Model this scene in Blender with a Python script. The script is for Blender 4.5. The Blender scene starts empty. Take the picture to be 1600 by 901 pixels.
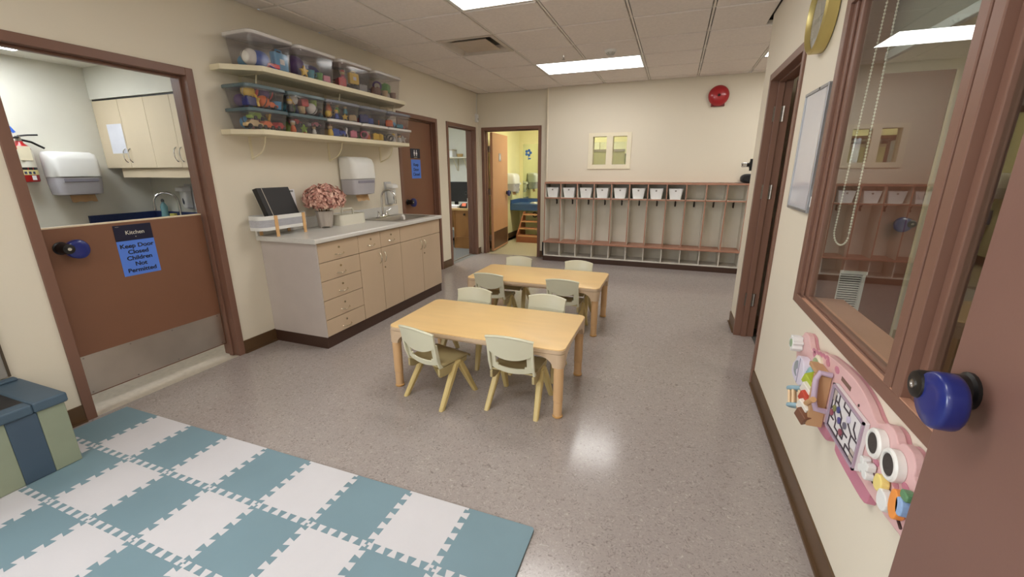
import bpy, bmesh, math, random
from mathutils import Vector, Matrix
random.seed(7)
PI = math.pi
scn = bpy.context.scene
COL = scn.collection
# ------------------------------------------------------------------ camera, world, exposure
def rotm(a, b, c):
    return Matrix.Rotation(c, 3, 'Z') @ Matrix.Rotation(a, 3, 'X') @ Matrix.Rotation(b, 3, 'Y')
cam_d = bpy.data.cameras.new('camera'); cam = bpy.data.objects.new('camera', cam_d); COL.objects.link(cam)
cam_d.sensor_width = 36.0; cam_d.lens = 658.82 / 1600 * 36.0
cam_d.clip_start = 0.02; cam_d.clip_end = 60
mw = rotm(1.2972, 0.0126, 0.3461).to_4x4(); mw.translation = (0, 0, 1.41)
cam.matrix_world = mw
scn.camera = cam
vs = scn.view_settings
vs.view_transform = 'Standard'; vs.look = 'None'; vs.gamma = 1.0; vs.use_curve_mapping = False
vs.exposure = -0.22
w = bpy.data.worlds.new('world'); scn.world = w; w.use_nodes = True
w.node_tree.nodes['Background'].inputs[0].default_value = (0.75, 0.85, 1, 1)
w.node_tree.nodes['Background'].inputs[1].default_value = 0.6
LIGHT = {'main': 12.5, 'kitchen': 17.0, 'bath': 28.0, 'office': 28.0, 'play': 21.0}

def area(name, loc, size, energy, color, rot=(0, 0, 0)):
    l = bpy.data.lights.new(name, 'AREA'); l.shape = 'RECTANGLE'; l.size, l.size_y = size
    l.energy = energy; l.color = color
    o = bpy.data.objects.new(name, l); COL.objects.link(o); o.location = loc; o.rotation_euler = rot
    return o
# daylight through the window in the left wall, behind the camera
area('daylight', (-3.20, -1.4, 1.55), (1.3, 1.75), 130, (0.86, 0.93, 1.0), (0, -PI/2, 0))

# ------------------------------------------------------------------ materials
def lin(c):
    return tuple(((x/255)/12.92 if x/255 <= .04045 else ((x/255+.055)/1.055)**2.4) for x in c)
MATS = {}
def M(name, rgb, rough=.55, metal=0., var=.05, scale=6., bump=0., bscale=60., spec=.5, coat=0., emit=None, stretch=None, rgb2=None):
    if name in MATS: return MATS[name]
    m = bpy.data.materials.new(name); m.use_nodes = True
    nt = m.node_tree; b = nt.nodes['Principled BSDF']
    tc = nt.nodes.new('ShaderNodeTexCoord'); mp = nt.nodes.new('ShaderNodeMapping')
    nt.links.new(tc.outputs['Object'], mp.inputs[0])
    if stretch: mp.inputs['Scale'].default_value = stretch
    n = nt.nodes.new('ShaderNodeTexNoise'); n.inputs['Scale'].default_value = scale; n.inputs['Detail'].default_value = 4
    nt.links.new(mp.outputs[0], n.inputs[0])
    r = nt.nodes.new('ShaderNodeValToRGB')
    c = lin(rgb)
    if rgb2:
        lo, hi = c, lin(rgb2)
    else:
        lo, hi = tuple(x*(1-var) for x in c), tuple(min(1, x*(1+var)) for x in c)
    r.color_ramp.elements[0].position = .3; r.color_ramp.elements[1].position = .7
    r.color_ramp.elements[0].color = (*lo, 1); r.color_ramp.elements[1].color = (*hi, 1)
    nt.links.new(n.outputs[0], r.inputs[0]); nt.links.new(r.outputs[0], b.inputs['Base Color'])
    b.inputs['Roughness'].default_value = rough; b.inputs['Metallic'].default_value = metal
    b.inputs['Specular IOR Level'].default_value = spec
    b.inputs['Coat Weight'].default_value = coat
    if bump:
        n2 = nt.nodes.new('ShaderNodeTexNoise'); n2.inputs['Scale'].default_value = bscale; n2.inputs['Detail'].default_value = 5
        nt.links.new(mp.outputs[0], n2.inputs[0])
        bp = nt.nodes.new('ShaderNodeBump'); bp.inputs['Strength'].default_value = bump; bp.inputs['Distance'].default_value = .004
        nt.links.new(n2.outputs[0], bp.inputs['Height']); nt.links.new(bp.outputs[0], b.inputs['Normal'])
    if emit:
        b.inputs['Emission Color'].default_value = (*emit[0], 1); b.inputs['Emission Strength'].default_value = emit[1]
    MATS[name] = m
    return m
def see_through(name, tint, alpha_mix, rough=.05, ior=1.5, body=None, two=1.0):
    """clear sheet: transparent + Fresnel gloss (+ a little milky body)"""
    m = bpy.data.materials.new(name); m.use_nodes = True
    nt = m.node_tree; nt.nodes.clear()
    out = nt.nodes.new('ShaderNodeOutputMaterial')
    tr = nt.nodes.new('ShaderNodeBsdfTransparent'); tr.inputs[0].default_value = (*tint, 1)
    gl = nt.nodes.new('ShaderNodeBsdfGlossy'); gl.inputs['Roughness'].default_value = rough; gl.inputs[0].default_value = (1, 1, 1, 1)
    fr = nt.nodes.new('ShaderNodeFresnel'); fr.inputs[0].default_value = ior
    base = tr
    if body:
        df = nt.nodes.new('ShaderNodeBsdfDiffuse'); df.inputs[0].default_value = (*lin(body), 1)
        no = nt.nodes.new('ShaderNodeTexNoise'); no.inputs['Scale'].default_value = 9
        mr = nt.nodes.new('ShaderNodeMapRange'); mr.inputs[3].default_value = alpha_mix*.8; mr.inputs[4].default_value = alpha_mix*1.2
        nt.links.new(no.outputs[0], mr.inputs[0])
        mx = nt.nodes.new('ShaderNodeMixShader')
        nt.links.new(mr.outputs[0], mx.inputs[0]); nt.links.new(tr.outputs[0], mx.inputs[1]); nt.links.new(df.outputs[0], mx.inputs[2])
        base = mx
    m2 = nt.nodes.new('ShaderNodeMixShader')
    ge = nt.nodes.new('ShaderNodeNewGeometry'); inv = nt.nodes.new('ShaderNodeMath'); inv.operation = 'SUBTRACT'; inv.inputs[0].default_value = two
    nt.links.new(ge.outputs['Backfacing'], inv.inputs[1]); mu = nt.nodes.new('ShaderNodeMath'); mu.operation = 'MULTIPLY'; mu.use_clamp = True
    mz = nt.nodes.new('ShaderNodeMath'); mz.operation = 'MAXIMUM'; mz.inputs[1].default_value = 0; gt = nt.nodes.new('ShaderNodeMath'); gt.operation = 'LESS_THAN'; gt.inputs[1].default_value = .5
    nt.links.new(ge.outputs['Backfacing'], gt.inputs[0]); sc_ = nt.nodes.new('ShaderNodeMath'); sc_.operation = 'MULTIPLY'; sc_.inputs[1].default_value = two
    nt.links.new(gt.outputs[0], sc_.inputs[0]); nt.links.new(fr.outputs[0], mu.inputs[0]); nt.links.new(sc_.outputs[0], mu.inputs[1])
    nt.nodes.remove(inv); nt.nodes.remove(mz)
    nt.links.new(mu.outputs[0], m2.inputs[0]); nt.links.new(base.outputs[0], m2.inputs[1]); nt.links.new(gl.outputs[0], m2.inputs[2])
    nt.links.new(m2.outputs[0], out.inputs[0])
    MATS[name] = m
    return m
def emitter(name, color, strength):
    m = bpy.data.materials.new(name); m.use_nodes = True
    nt = m.node_tree; nt.nodes.clear()
    out = nt.nodes.new('ShaderNodeOutputMaterial'); e = nt.nodes.new('ShaderNodeEmission')
    tc = nt.nodes.new('ShaderNodeTexCoord'); wv = nt.nodes.new('ShaderNodeTexNoise'); wv.inputs['Scale'].default_value = 3
    mr = nt.nodes.new('ShaderNodeMapRange'); mr.inputs[3].default_value = strength*.95; mr.inputs[4].default_value = strength*1.05
    nt.links.new(tc.outputs['Object'], wv.inputs[0]); nt.links.new(wv.outputs[0], mr.inputs[0]); nt.links.new(mr.outputs[0], e.inputs[1])
    e.inputs[0].default_value = (*color, 1)
    nt.links.new(e.outputs[0], out.inputs[0]); return m
WALL = M('wall_paint', (226, 217, 198), .6, var=.015, scale=1.5, bump=.05, bscale=180)
WALLK = M('kitchen_paint', (222, 220, 208), .6, var=.015, bump=.04, bscale=180)
WALLB = M('bath_paint', (236, 229, 178), .55, var=.015, bump=.04, bscale=180)
WALLO = M('office_paint', (222, 222, 216), .6, var=.015)
BROWN = M('brown_paint', (124, 90, 75), .42, var=.03, scale=3, bump=.03, bscale=120)
BROWN2 = M('brown_door_paint', (128, 88, 66), .45, var=.03, scale=3, bump=.03, bscale=120)
BROWN3 = M('mauve_brown_paint', (124, 91, 80), .42, var=.03, scale=3, bump=.03, bscale=120)
TANDOOR = M('tan_door_paint', (190, 142, 106), .45, var=.03, scale=3)
BASEB = M('baseboard_vinyl', (92, 68, 44), .4, var=.05)
CEIL = M('ceiling_tile_mineral', (232, 224, 217), .9, var=.04, scale=40, bump=.35, bscale=140)
BAR = M('ceiling_grid_paint', (226, 220, 212), .5, var=.02)
PLEN = M('plenum_dark', (60, 56, 52), .9)
STEEL = M('brushed_steel', (170, 165, 158), .32, 1., var=.12, scale=3, stretch=(1, 1, 25))
CHROME = M('chrome', (215, 215, 215), .12, 1., var=.02)
BLACK = M('black_plastic', (22, 20, 20), .4, var=.1)
BLUE = M('blue_rubber', (24, 38, 112), .3, var=.08, coat=.3)
WHITE = M('white_plastic', (228, 228, 224), .35, var=.02)
GREYP = M('grey_translucent_plastic', (180, 178, 184), .25, var=.03)
LAMIN = M('beige_laminate', (200, 177, 149), .42, var=.04, scale=4, stretch=(1, 1, .3))
LAMIN_E = M('grey_laminate_end', (196, 186, 180), .4, var=.03)
DARKB = M('dark_brown_kick', (66, 44, 34), .4, var=.06)
COUNTER = M('speckled_counter', (206, 203, 196), .28, var=.10, scale=260, rgb2=(224, 222, 216))
PAPER = M('white_paper', (236, 236, 240), .7, var=.015)
KRAFT = M('brown_paper_towel', (196, 160, 118), .8, var=.05)
MIRROR = M('mirror_silver', (225, 232, 218), .02, 1., var=.005)
GLASS = see_through('window_glass', (.93, .95, .93), 0, .0, 1.52, None, 1.35)

# ------------------------------------------------------------------ mesh builder
class MB:
    def __init__(s): s.v, s.f, s.m, s.k = [], [], [], 0
    def add(s, vs_, fs, k=None):
        n = len(s.v); s.v += [Vector(v) for v in vs_]
        for f in fs: s.f.append([i+n for i in f]); s.m.append(s.k if k is None else k)
        return s
    def box(s, x0, x1, y0, y1, z0, z1, k=None):
        return s.add([(x, y, z) for z in (z0, z1) for y in (y0, y1) for x in (x0, x1)],
                     [(0, 2, 3, 1), (4, 5, 7, 6), (0, 1, 5, 4), (2, 6, 7, 3), (0, 4, 6, 2), (1, 3, 7, 5)], k)
    def obox(s, c, size, rot=None, k=None):
        r = rot or Matrix.Identity(3); a, b, d = (q/2 for q in size); c = Vector(c)
        pts = [c + r @ Vector((x, y, z)) for z in (-d, d) for y in (-b, b) for x in (-a, a)]
        return s.add(pts, [(0, 2, 3, 1), (4, 5, 7, 6), (0, 1, 5, 4), (2, 6, 7, 3), (0, 4, 6, 2), (1, 3, 7, 5)], k)
    def rings(s, rs, closed_u=True, cap0=True, cap1=True, k=None):
        n = len(rs[0]); vv = [p for r in rs for p in r]; ff = []
        for i in range(len(rs)-1):
            for j in range(n if closed_u else n-1):
                j2 = (j+1) % n
                ff.append((i*n+j, i*n+j2, (i+1)*n+j2, (i+1)*n+j))
        if cap0: ff.append(tuple(range(n))[::-1])
        if cap1: ff.append(tuple((len(rs)-1)*n+j for j in range(n)))
        return s.add(vv, ff, k)
    def frame(s, d):
        d = Vector(d).normalized(); a = Vector((0, 0, 1)) if abs(d.z) < .9 else Vector((1, 0, 0))
        u = d.cross(a).normalized(); return u, d.cross(u)
    def cyl(s, p0, p1, r0, r1=None, n=16, k=None):
        p0, p1 = Vector(p0), Vector(p1); r1 = r0 if r1 is None else r1
        u, v = s.frame(p1-p0)
        return s.rings([[p + (u*math.cos(2*PI*j/n) + v*math.sin(2*PI*j/n))*r for j in range(n)] for p, r in ((p0, r0), (p1, r1))], k=k)
    def lathe(s, o, axis, prof, n=20, k=None, cap0=True, cap1=True):
        o = Vector(o); ax = Vector(axis).normalized(); u, v = s.frame(ax)
        return s.rings([[o + ax*h + (u*math.cos(2*PI*j/n) + v*math.sin(2*PI*j/n))*max(r, 1e-4) for j in range(n)] for r, h in prof], k=k, cap0=cap0, cap1=cap1)
    def tube(s, pts, r, n=8, k=None, closed=False):
        P = [Vector(p) for p in pts]; R = r if isinstance(r, (list, tuple)) else [r]*len(P); rs = []; u = None
        for i, p in enumerate(P):
            if closed: d = P[(i+1) % len(P)] - P[i-1]
            else: d = P[min(i+1, len(P)-1)] - P[max(i-1, 0)]
            d.normalize()
            if u is None: u, _ = s.frame(d)
            u = (u - d*u.dot(d)).normalized(); v = d.cross(u)
            rs.append([p + (u*math.cos(2*PI*j/n) + v*math.sin(2*PI*j/n))*R[i] for j in range(n)])
        if closed: rs.append(rs[0])
        return s.rings(rs, cap0=not closed, cap1=not closed, k=k)
    def ball(s, c, r, nu=14, nv=9, k=None, rot=None):
        c = Vector(c); rx, ry, rz = r if isinstance(r, (list, tuple)) else (r, r, r); rot = rot or Matrix.Identity(3)
        rs = []
        for i in range(nv+1):
            t = -PI/2 + PI*i/nv; cr = max(math.cos(t), 1e-3)
            rs.append([c + rot @ Vector((rx*cr*math.cos(2*PI*j/nu), ry*cr*math.sin(2*PI*j/nu), rz*math.sin(t))) for j in range(nu)])
        return s.rings(rs, k=k)
    def prism(s, poly, fn, d0, d1, k=None):
        """poly in 2D, fn(a, b, d) -> point"""
        n = len(poly)
        return s.rings([[fn(a, b, d0) for a, b in poly], [fn(a, b, d1) for a, b in poly]], k=k)
    def shell(s, fn, nu, nv, th, k=None, skip=None):
        """curved sheet with thickness; fn(u, v) -> point, skip(i, j) -> bool leaves a hole"""
        P = [[Vector(fn(i/nu, j/nv)) for j in range(nv+1)] for i in range(nu+1)]
        def nrm(i, j):
            a = P[min(i+1, nu)][j] - P[max(i-1, 0)][j]; b = P[i][min(j+1, nv)] - P[i][max(j-1, 0)]
            n = a.cross(b); return n.normalized() if n.length > 1e-9 else Vector((0, 0, 1))
        A = [P[i][j] for i in range(nu+1) for j in range(nv+1)]
        B = [P[i][j] + nrm(i, j)*th for i in range(nu+1) for j in range(nv+1)]
        N = len(A); idx = lambda i, j: i*(nv+1)+j
        ff = []
        on = lambda i, j: 0 <= i < nu and 0 <= j < nv and not (skip and skip(i, j))
        for i in range(nu):
            for j in range(nv):
                if not on(i, j): continue
                a, b, c, d = idx(i, j), idx(i+1, j), idx(i+1, j+1), idx(i, j+1)
                ff += [(a, d, c, b), (a+N, b+N, c+N, d+N)]
                for (p, q, ii, jj) in ((a, b, i, j-1), (b, c, i+1, j), (c, d, i, j+1), (d, a, i-1, j)):
                    if not on(ii, jj): ff.append((p, q, q+N, p+N))
        return s.add(A+B, ff, k)
    def build(s, name, mats, parent=None, bevel=0, smooth=None, seg=2):
        org = Vector(ORG.get(parent.name, (0, 0, 0))) if parent else Vector((0, 0, 0))
        me = bpy.data.meshes.new(name)
        off = org
        if parent is None and s.v:
            xs = [v.x for v in s.v]; ys = [v.y for v in s.v]; zs = [v.z for v in s.v]
            off = Vector(((min(xs)+max(xs))/2, (min(ys)+max(ys))/2, min(zs)))
        me.from_pydata([v-off for v in s.v], [], s.f)
        mats = mats if isinstance(mats, (list, tuple)) else [mats]
        for m in mats: me.materials.append(m)
        me.polygons.foreach_set('material_index', s.m)
        bm = bmesh.new(); bm.from_mesh(me)
        bmesh.ops.recalc_face_normals(bm, faces=bm.faces); bm.to_mesh(me); bm.free()
        if smooth is not None:
            me.shade_smooth(); me.set_sharp_from_angle(angle=math.radians(smooth))
        o = bpy.data.objects.new(name, me); COL.objects.link(o)
        if parent is None:
            o.location = off; ORG[o.name] = tuple(off)
        else:
            o.parent = parent; ORG[o.name] = tuple(org)
        if bevel:
            b = o.modifiers.new('bevel', 'BEVEL'); b.width = bevel; b.segments = seg; b.limit_method = 'ANGLE'; b.angle_limit = math.radians(50)
            b.harden_normals = False
        return o
ORG = {}
def thing(name, label, cat, loc, group=None):
    o = bpy.data.objects.new(name, None); COL.objects.link(o); o.location = loc; ORG[o.name] = tuple(loc)
    o.empty_display_size = .05
    return tag(o, label, cat, group)
def tag(o, label=None, cat=None, group=None, kind=None):
    for k_, v_ in (('label', label), ('category', cat), ('group', group), ('kind', kind)):
        if v_: o[k_] = v_
    return o
def st(o): o['kind'] = 'structure'; return o
def dup(root, loc, rz, label, group):
    r = root.copy(); COL.objects.link(r); r.location = loc; r.rotation_euler = (0, 0, rz); r['label'] = label
    if group: r['group'] = group
    for ch in root.children:
        c = ch.copy(); COL.objects.link(c); c.parent = r
        for g in ch.children:
            d = g.copy(); COL.objects.link(d); d.parent = c
    return r
def bx(name, m, parent, x0, x1, y0, y1, z0, z1, bevel=0):
    return MB().box(x0, x1, y0, y1, z0, z1).build(name, m, parent, bevel)
def text(name, s, size, m, parent, org, u, v, align='CENTER', bold=0., ext=.0006, sx=1.0):
    """flat lettering; u = reading direction, v = up direction, in world"""
    cu = bpy.data.curves.new('t', 'FONT'); cu.body = s; cu.size = size; cu.align_x = align; cu.offset = bold; cu.extrude = ext
    to = bpy.data.objects.new('t', cu); COL.objects.link(to)
    dg = bpy.context.evaluated_depsgraph_get(); me = bpy.data.meshes.new_from_object(to.evaluated_get(dg))
    bpy.data.objects.remove(to); bpy.data.curves.remove(cu)
    u, v = Vector(u).normalized(), Vector(v).normalized(); n = u.cross(v)
    off = Vector(ORG.get(parent.name, (0, 0, 0))); org = Vector(org)
    for vt in me.vertices:
        c = vt.co.copy(); vt.co = org + u*c.x*sx + v*c.y + n*c.z - off
    me.name = name; me.materials.clear(); me.materials.append(m)
    o = bpy.data.objects.new(name, me); COL.objects.link(o); o.parent = parent; ORG[o.name] = tuple(off)
    return o
def rrect(x0, x1, y0, y1, r, n=4):
    pts = []
    for cx, cy, a0 in ((x1-r, y1-r, 0), (x0+r, y1-r, PI/2), (x0+r, y0+r, PI), (x1-r, y0+r, 1.5*PI)):
        for i in range(n+1):
            a = a0 + PI/2*i/n; pts.append((cx+r*math.cos(a), cy+r*math.sin(a)))
    return pts
XY = lambda a, b, d: Vector((a, b, d))
YZ = lambda a, b, d: Vector((d, a, b))
XZ = lambda a, b, d: Vector((a, d, b))

# ------------------------------------------------------------------ the setting
XL, XR, YB, H = -3.11, 0.62, 6.62, 2.60
def floor_material():
    m = bpy.data.materials.new('marbled_sheet_floor'); m.use_nodes = True
    nt = m.node_tree; b = nt.nodes['Principled BSDF']; L = nt.links.new
    tc = nt.nodes.new('ShaderNodeTexCoord')
    def noise(sc, det, dist=0.):
        n = nt.nodes.new('ShaderNodeTexNoise'); n.inputs['Scale'].default_value = sc; n.inputs['Detail'].default_value = det
        n.inputs['Distortion'].default_value = dist; L(tc.outputs['Object'], n.inputs[0]); return n
    def ramp(src, stops):
        r = nt.nodes.new('ShaderNodeValToRGB'); e = r.color_ramp.elements
        e[0].position, e[0].color = stops[0][0], (*lin(stops[0][1]), 1); e[1].position, e[1].color = stops[-1][0], (*lin(stops[-1][1]), 1)
        for p, c in stops[1:-1]:
            q = e.new(p); q.color = (*lin(c), 1)
        L(src, r.inputs[0]); return r
    big = ramp(noise(1.2, 3).outputs[0], [(.2, (158, 149, 145)), (.8, (169, 160, 155))])
    fine = ramp(noise(50, 4, 2.2).outputs[0], [(.30, (106, 94, 92)), (.44, (161, 151, 147)), (.60, (166, 156, 151)), (.74, (206, 197, 190))])
    mx = nt.nodes.new('ShaderNodeMix'); mx.data_type = 'RGBA'; mx.inputs[0].default_value = .6
    L(big.outputs[0], mx.inputs[6]); L(fine.outputs[0], mx.inputs[7]); L(mx.outputs[2], b.inputs['Base Color'])
    n3 = noise(3, 4); mr = nt.nodes.new('ShaderNodeMapRange'); mr.inputs[3].default_value = .14; mr.inputs[4].default_value = .2
    L(n3.outputs[0], mr.inputs[0]); L(mr.outputs[0], b.inputs['Roughness'])
    bp = nt.nodes.new('ShaderNodeBump'); bp.inputs['Strength'].default_value = .05; bp.inputs['Distance'].default_value = .002
    L(noise(120, 3).outputs[0], bp.inputs['Height']); L(bp.outputs[0], b.inputs['Normal'])
    return m
FLOOR = floor_material()
PALEF = M('pale_kitchen_floor', (196, 186, 170), .4, var=.08, scale=30)
CARPET = M('grey_carpet', (112, 110, 106), .95, var=.2, scale=200, bump=.3, bscale=300)
fl = MB().box(XL, XR, -3, 6.72, -.1, 0).box(XR, 3.2, 4.2, 6.72, -.1, 0).box(XR, XR+.13, 3.03, 3.97, -.1, 0).build('floor', FLOOR); st(fl)
st(MB().box(-5.3, XL-.005, -.4, 3.05, -.1, -.002).build('floor_kitchen', PALEF))
st(MB().box(-5.5, XL-.005, 5.0, 9.4, -.1, -.002).build('floor_office', CARPET))
st(MB().box(-3.37, .3, 6.725, 9.3, -.1, -.002).build('floor_bathroom', M('beige_bath_floor', (178, 168, 140), .35, var=.06, scale=30)))
st(MB().box(.625, 5.0, -1.0, 4.195, -.1, -.002).build('floor_playroom', M('dark_carpet', (84, 84, 80), .95, var=.2, scale=160)))

def wall_x(name, x0, x1, y0, y1, z1, holes, m, z0=0.):
    """wall in a plane x = const with rectangular holes (ya, yb, za, zb) sorted by y"""
    b = MB(); y = y0
    for ya, yb, za, zb in holes:
        if ya > y: b.box(x0, x1, y, ya, z0, z1)
        if za > z0: b.box(x0, x1, ya, yb, z0, za)
        if zb < z1: b.box(x0, x1, ya, yb, zb, z1)
        y = yb
    if y < y1: b.box(x0, x1, y, y1, z0, z1)
    return st(b.build(name, m))
def wall_y(name, y0, y1, x0, x1, z1, holes, m, z0=0.):
    b = MB(); x = x0
    for xa, xb, za, zb in holes:
        if xa > x: b.box(x, xa, y0, y1, z0, z1)
        if za > z0: b.box(xa, xb, y0, y1, z0, za)
        if zb < z1: b.box(xa, xb, y0, y1, zb, z1)
        x = xb
    if x < x1: b.box(x, x1, y0, y1, z0, z1)
    return st(b.build(name, m))
wall_x('wall_left', XL-.14, XL, -3, 6.72, H, [(-2.3, -.5, .9, 2.2), (1.19, 2.14, 0, 2.04), (4.49, 5.35, 0, 2.05), (5.67, 6.58, 0, 2.05)], WALL)
wall_y('wall_back_left', 6.72, 6.86, XL-.14, -1.89, H, [(-3.02, -2.05, 0, 2.05)], WALL)
wall_y('wall_back', YB, YB+.12, -1.89, 3.2, H, [(-1.89, 1.17, 0, 1.23)] , WALL) if False else None
b = MB()
for x0, x1, z0, z1 in ((-1.89, -1.19, 1.235, H), (-1.19, -.70, 1.88, H), (-1.19, -.70, 1.235, 1.485), (-.99, -.90, 1.485, 1.88), (-.70, 3.2, 1.235, H), (.95, 3.2, 0, 1.235)):
    b.box(x0, x1, YB, YB+.12, z0, z1)
st(b.build('wall_back', WALL))
st(bx('wall_back_lower', WALL, None, -1.89, .95, 6.785, 6.86, 0, 1.235))
wall_x('wall_right', XR, XR+.13, -3, 4.33, H, [(.43, 2.36, .81, 2.08), (3.03, 3.97, 0, 2.07)], WALL)
wall_x('wall_nook_right', 3.2, 3.3, 4.2, 6.74, H, [], WALL)
wall_y('wall_front', -3.1, -3, XL-.14, XR+.13, H, [], WALL)
wall_x('wall_kitchen_far', -5.2, -5.1, -.4, 3.02, H, [], WALLK)
wall_y('wall_kitchen_back', 2.91, 3.02, -5.1, XL-.14, H, [], WALLK)
wall_y('wall_kitchen_front', -.4, -.3, -5.1, XL-.14, H, [], WALLK)
wall_x('wall_office_far', -5.5, -5.4, 5.0, 9.4, H, [], WALLO)
wall_y('wall_office_back', 9.2, 9.3, -5.4, -3.37, H, [], WALLO)
wall_y('wall_office_front', 5.0, 5.1, -5.4, XL-.14, H, [], WALLO)
wall_x('wall_bathroom_left', -3.37, -3.25, 6.86, 9.15, H, [], WALLB)
wall_y('wall_bathroom_back', 9.15, 9.25, -3.37, .3, H, [], WALLB)
wall_x('wall_bathroom_right', .2, .3, 6.86, 9.15, H, [], WALLB)
wall_y('wall_playroom_far', 4.2, 4.33, XR+.13, 5.0, H, [], WALL)
wall_x('wall_playroom_right', 4.9, 5.0, -1.0, 4.2, H, [], WALL)
wall_y('wall_playroom_near', -1.1, -1.0, XR+.13, 5.0, H, [], WALL)
CE2 = M('plain_ceiling', (225, 222, 212), .8, var=.02)
st(bx('ceiling_kitchen', CE2, None, -5.1, XL-.14, -.3, 2.91, 2.31, 2.4))
st(bx('ceiling_office', CE2, None, -5.5, XL-.14, 5.0, 9.4, H, H+.1))
st(bx('ceiling_bathroom', CE2, None, -3.37, .3, 6.86, 9.3, H, H+.1))
st(bx('ceiling_playroom', CE2, None, XR+.13, 5.0, -1.1, 4.33, H, H+.1))
st(bx('trim_1', M('corner_strip', (238, 228, 205), .5), None, -1.905, -1.885, YB-.004, YB+.01, 1.24, H))
# soffit over the kitchen cabinets
st(bx('trim_2', WALLK, None, -5.1, XL-.14, 2.57, 2.91, 2.045, 2.31))

# baseboards
def base_x(n, x, y0, y1, s): st(MB().box(min(x, x+s*.008), max(x, x+s*.008), y0, y1, 0, .105).box(min(x, x+s*.02), max(x, x+s*.02), y0, y1, 0, .012).build('baseboard_%s' % n, BASEB))
base_x('left_near', XL, -3, 1.16, 1); base_x('left_mid', XL, 2.17, 2.47, 1); base_x('left_far', XL, 5.38, 5.64, 1)
base_x('left_corner', XL, 6.61, 6.72, 1)
base_x('right_near', XR, -3, 3.0, -1); base_x('right_far', XR, 4.0, 4.33, -1); base_x('bathroom', -3.25, 6.9, 9.15, 1)
st(bx('baseboard_back', BASEB, None, -2.02, -1.9, 6.712, 6.72, 0, .105))
st(bx('baseboard_playroom', M('tan_baseboard', (176, 156, 124), .5), None, XR+.13, 4.9, 4.19, 4.2, 0, .12))
st(bx('baseboard_nook', BASEB, None, .96, 3.2, YB-.01, YB, 0, .105))

# door frames
def frame_x(n, x_in, x_out, y0, y1, zt, m, fw=.05, pr=.012, stop=True):
    """frame around an opening y0..y1 in a wall x = const; x_in is the room face"""
    s = 1 if x_in > x_out else -1
    a, c = sorted((x_in + s*pr, x_out - s*pr)); b = MB()
    b.box(a, c, y0-fw, y0, 0, zt+fw); b.box(a, c, y1, y1+fw, 0, zt+fw); b.box(a, c, y0, y1, zt, zt+fw)
    if stop:
        xa, xb = sorted((x_in - s*.045, x_in - s*.085))
        b.box(xa, xb, y0, y0+.014, 0, zt); b.box(xa, xb, y1-.014, y1, 0, zt); b.box(xa, xb, y0+.014, y1-.014, zt-.014, zt)
    return st(b.build('trim_%d' % n, m, None, .003))
frame_x(3, XL, XL-.14, 1.21, 2.12, 2.02, BROWN)
frame_x(4, XL, XL-.14, 4.51, 5.33, 2.03, BROWN)
frame_x(5, XL, XL-.14, 5.69, 6.56, 2.03, BROWN)
frame_x(6, XR, XR+.13, 3.05, 3.95, 2.05, BROWN)
b = MB()
for q in ((-3.05, -3.00, 0, 2.08), (-2.07, -2.02, 0, 2.08), (-3.00, -2.07, 2.03, 2.08)): b.box(q[0], q[1], 6.708, 6.872, q[2], q[3])
for q in ((-3.00, -2.986, 0, 2.03), (-2.084, -2.07, 0, 2.03), (-2.986, -2.084, 2.016, 2.03)): b.box(q[0], q[1], 6.77, 6.81, q[2], q[3])
st(b.build('trim_7', BROWN, None, .003))
bx('hinge', STEEL, bpy.data.objects['trim_3'], -3.20, -3.155, 2.114, 2.1195, 1.66, 1.80)
for z in (.28, 1.18, 1.76):
    h = MB().box(.655, .722, 3.942, 3.9485, z, z+.11).cyl((.722, 3.944, z), (.722, 3.944, z+.11), .008, n=10)
    for dz in (.025, .055, .085): h.cyl((.690, 3.9415, z+dz), (.690, 3.9425, z+dz), .005, n=8)
    h.build('hinge', STEEL, bpy.data.objects['trim_6'], smooth=30)
for z in (.2, 1.0, 1.7): bx('hinge', STEEL, bpy.data.objects['trim_7'], -2.999, -2.965, 6.83, 6.885, z, z+.1)
# transition strips
st(bx('trim_8', M('metal_strip', (150, 142, 128), .4, .6), None, XL-.13, XL-.10, 5.69, 6.56, 0, .006))

# windows in the right wall
wn = MB()
# room side frame faces
wn.box(.608, .660, 2.34, 2.39, .78, 2.11); wn.box(.608, .660, .40, .45, .78, 2.11)
wn.box(.608, .660, .45, 2.34, .78, .825); wn.box(.608, .660, .45, 2.34, 2.06, 2.11)
wn.box(.608, .660, 1.348, 1.390, .825, 2.06); wn.box(.608, .660, 1.292, 1.338, .825, 2.06); wn.box(.626, .660, 1.338, 1.348, .825, 2.06)
# stepped stops round each pane
for q in ((2.255, 2.34, .825, 2.06), (1.390, 1.402, .825, 2.06), (1.402, 2.255, .825, .838), (1.402, 2.255, 2.045, 2.06),
          (1.262, 1.292, .825, 2.06), (.45, .47, .825, 2.06), (.47, 1.262, .825, .838), (.47, 1.262, 2.045, 2.06)):
    wn.box(.632, .660, *q)
wn.box(.622, .632, 2.30, 2.34, .825, 2.06); wn.box(.622, .632, 1.402, 2.30, .825, .831)
# lining on the far side of the glass
wn.box(.660, .752, 2.30, 2.39, .78, 2.11); wn.box(.660, .752, .40, .46, .78, 2.11); wn.box(.660, .752, 1.31, 1.37, .825, 2.06); wn.box(.660, .752, .46, 2.30, 2.06, 2.11)
win = st(wn.build('window_1', BROWN, None, .003))
bx('window_sill', M('lit_tan_sill_paint', (186, 140, 116), .45, var=.06, scale=5), win, .6605, .785, .462, 2.298, .79, .8245)  # tan sill paint, its colour lightened for the light falling on it
bx('sill_ledge', MATS['lit_tan_sill_paint'], win, .6095, .6315, .472, 2.25, .8252, .829)
bx('pane', GLASS, win, .644, .650, 1.403, 2.254, .839, 2.044); bx('pane', GLASS, win, .644, .650, .471, 1.261, .839, 2.044)
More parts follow.
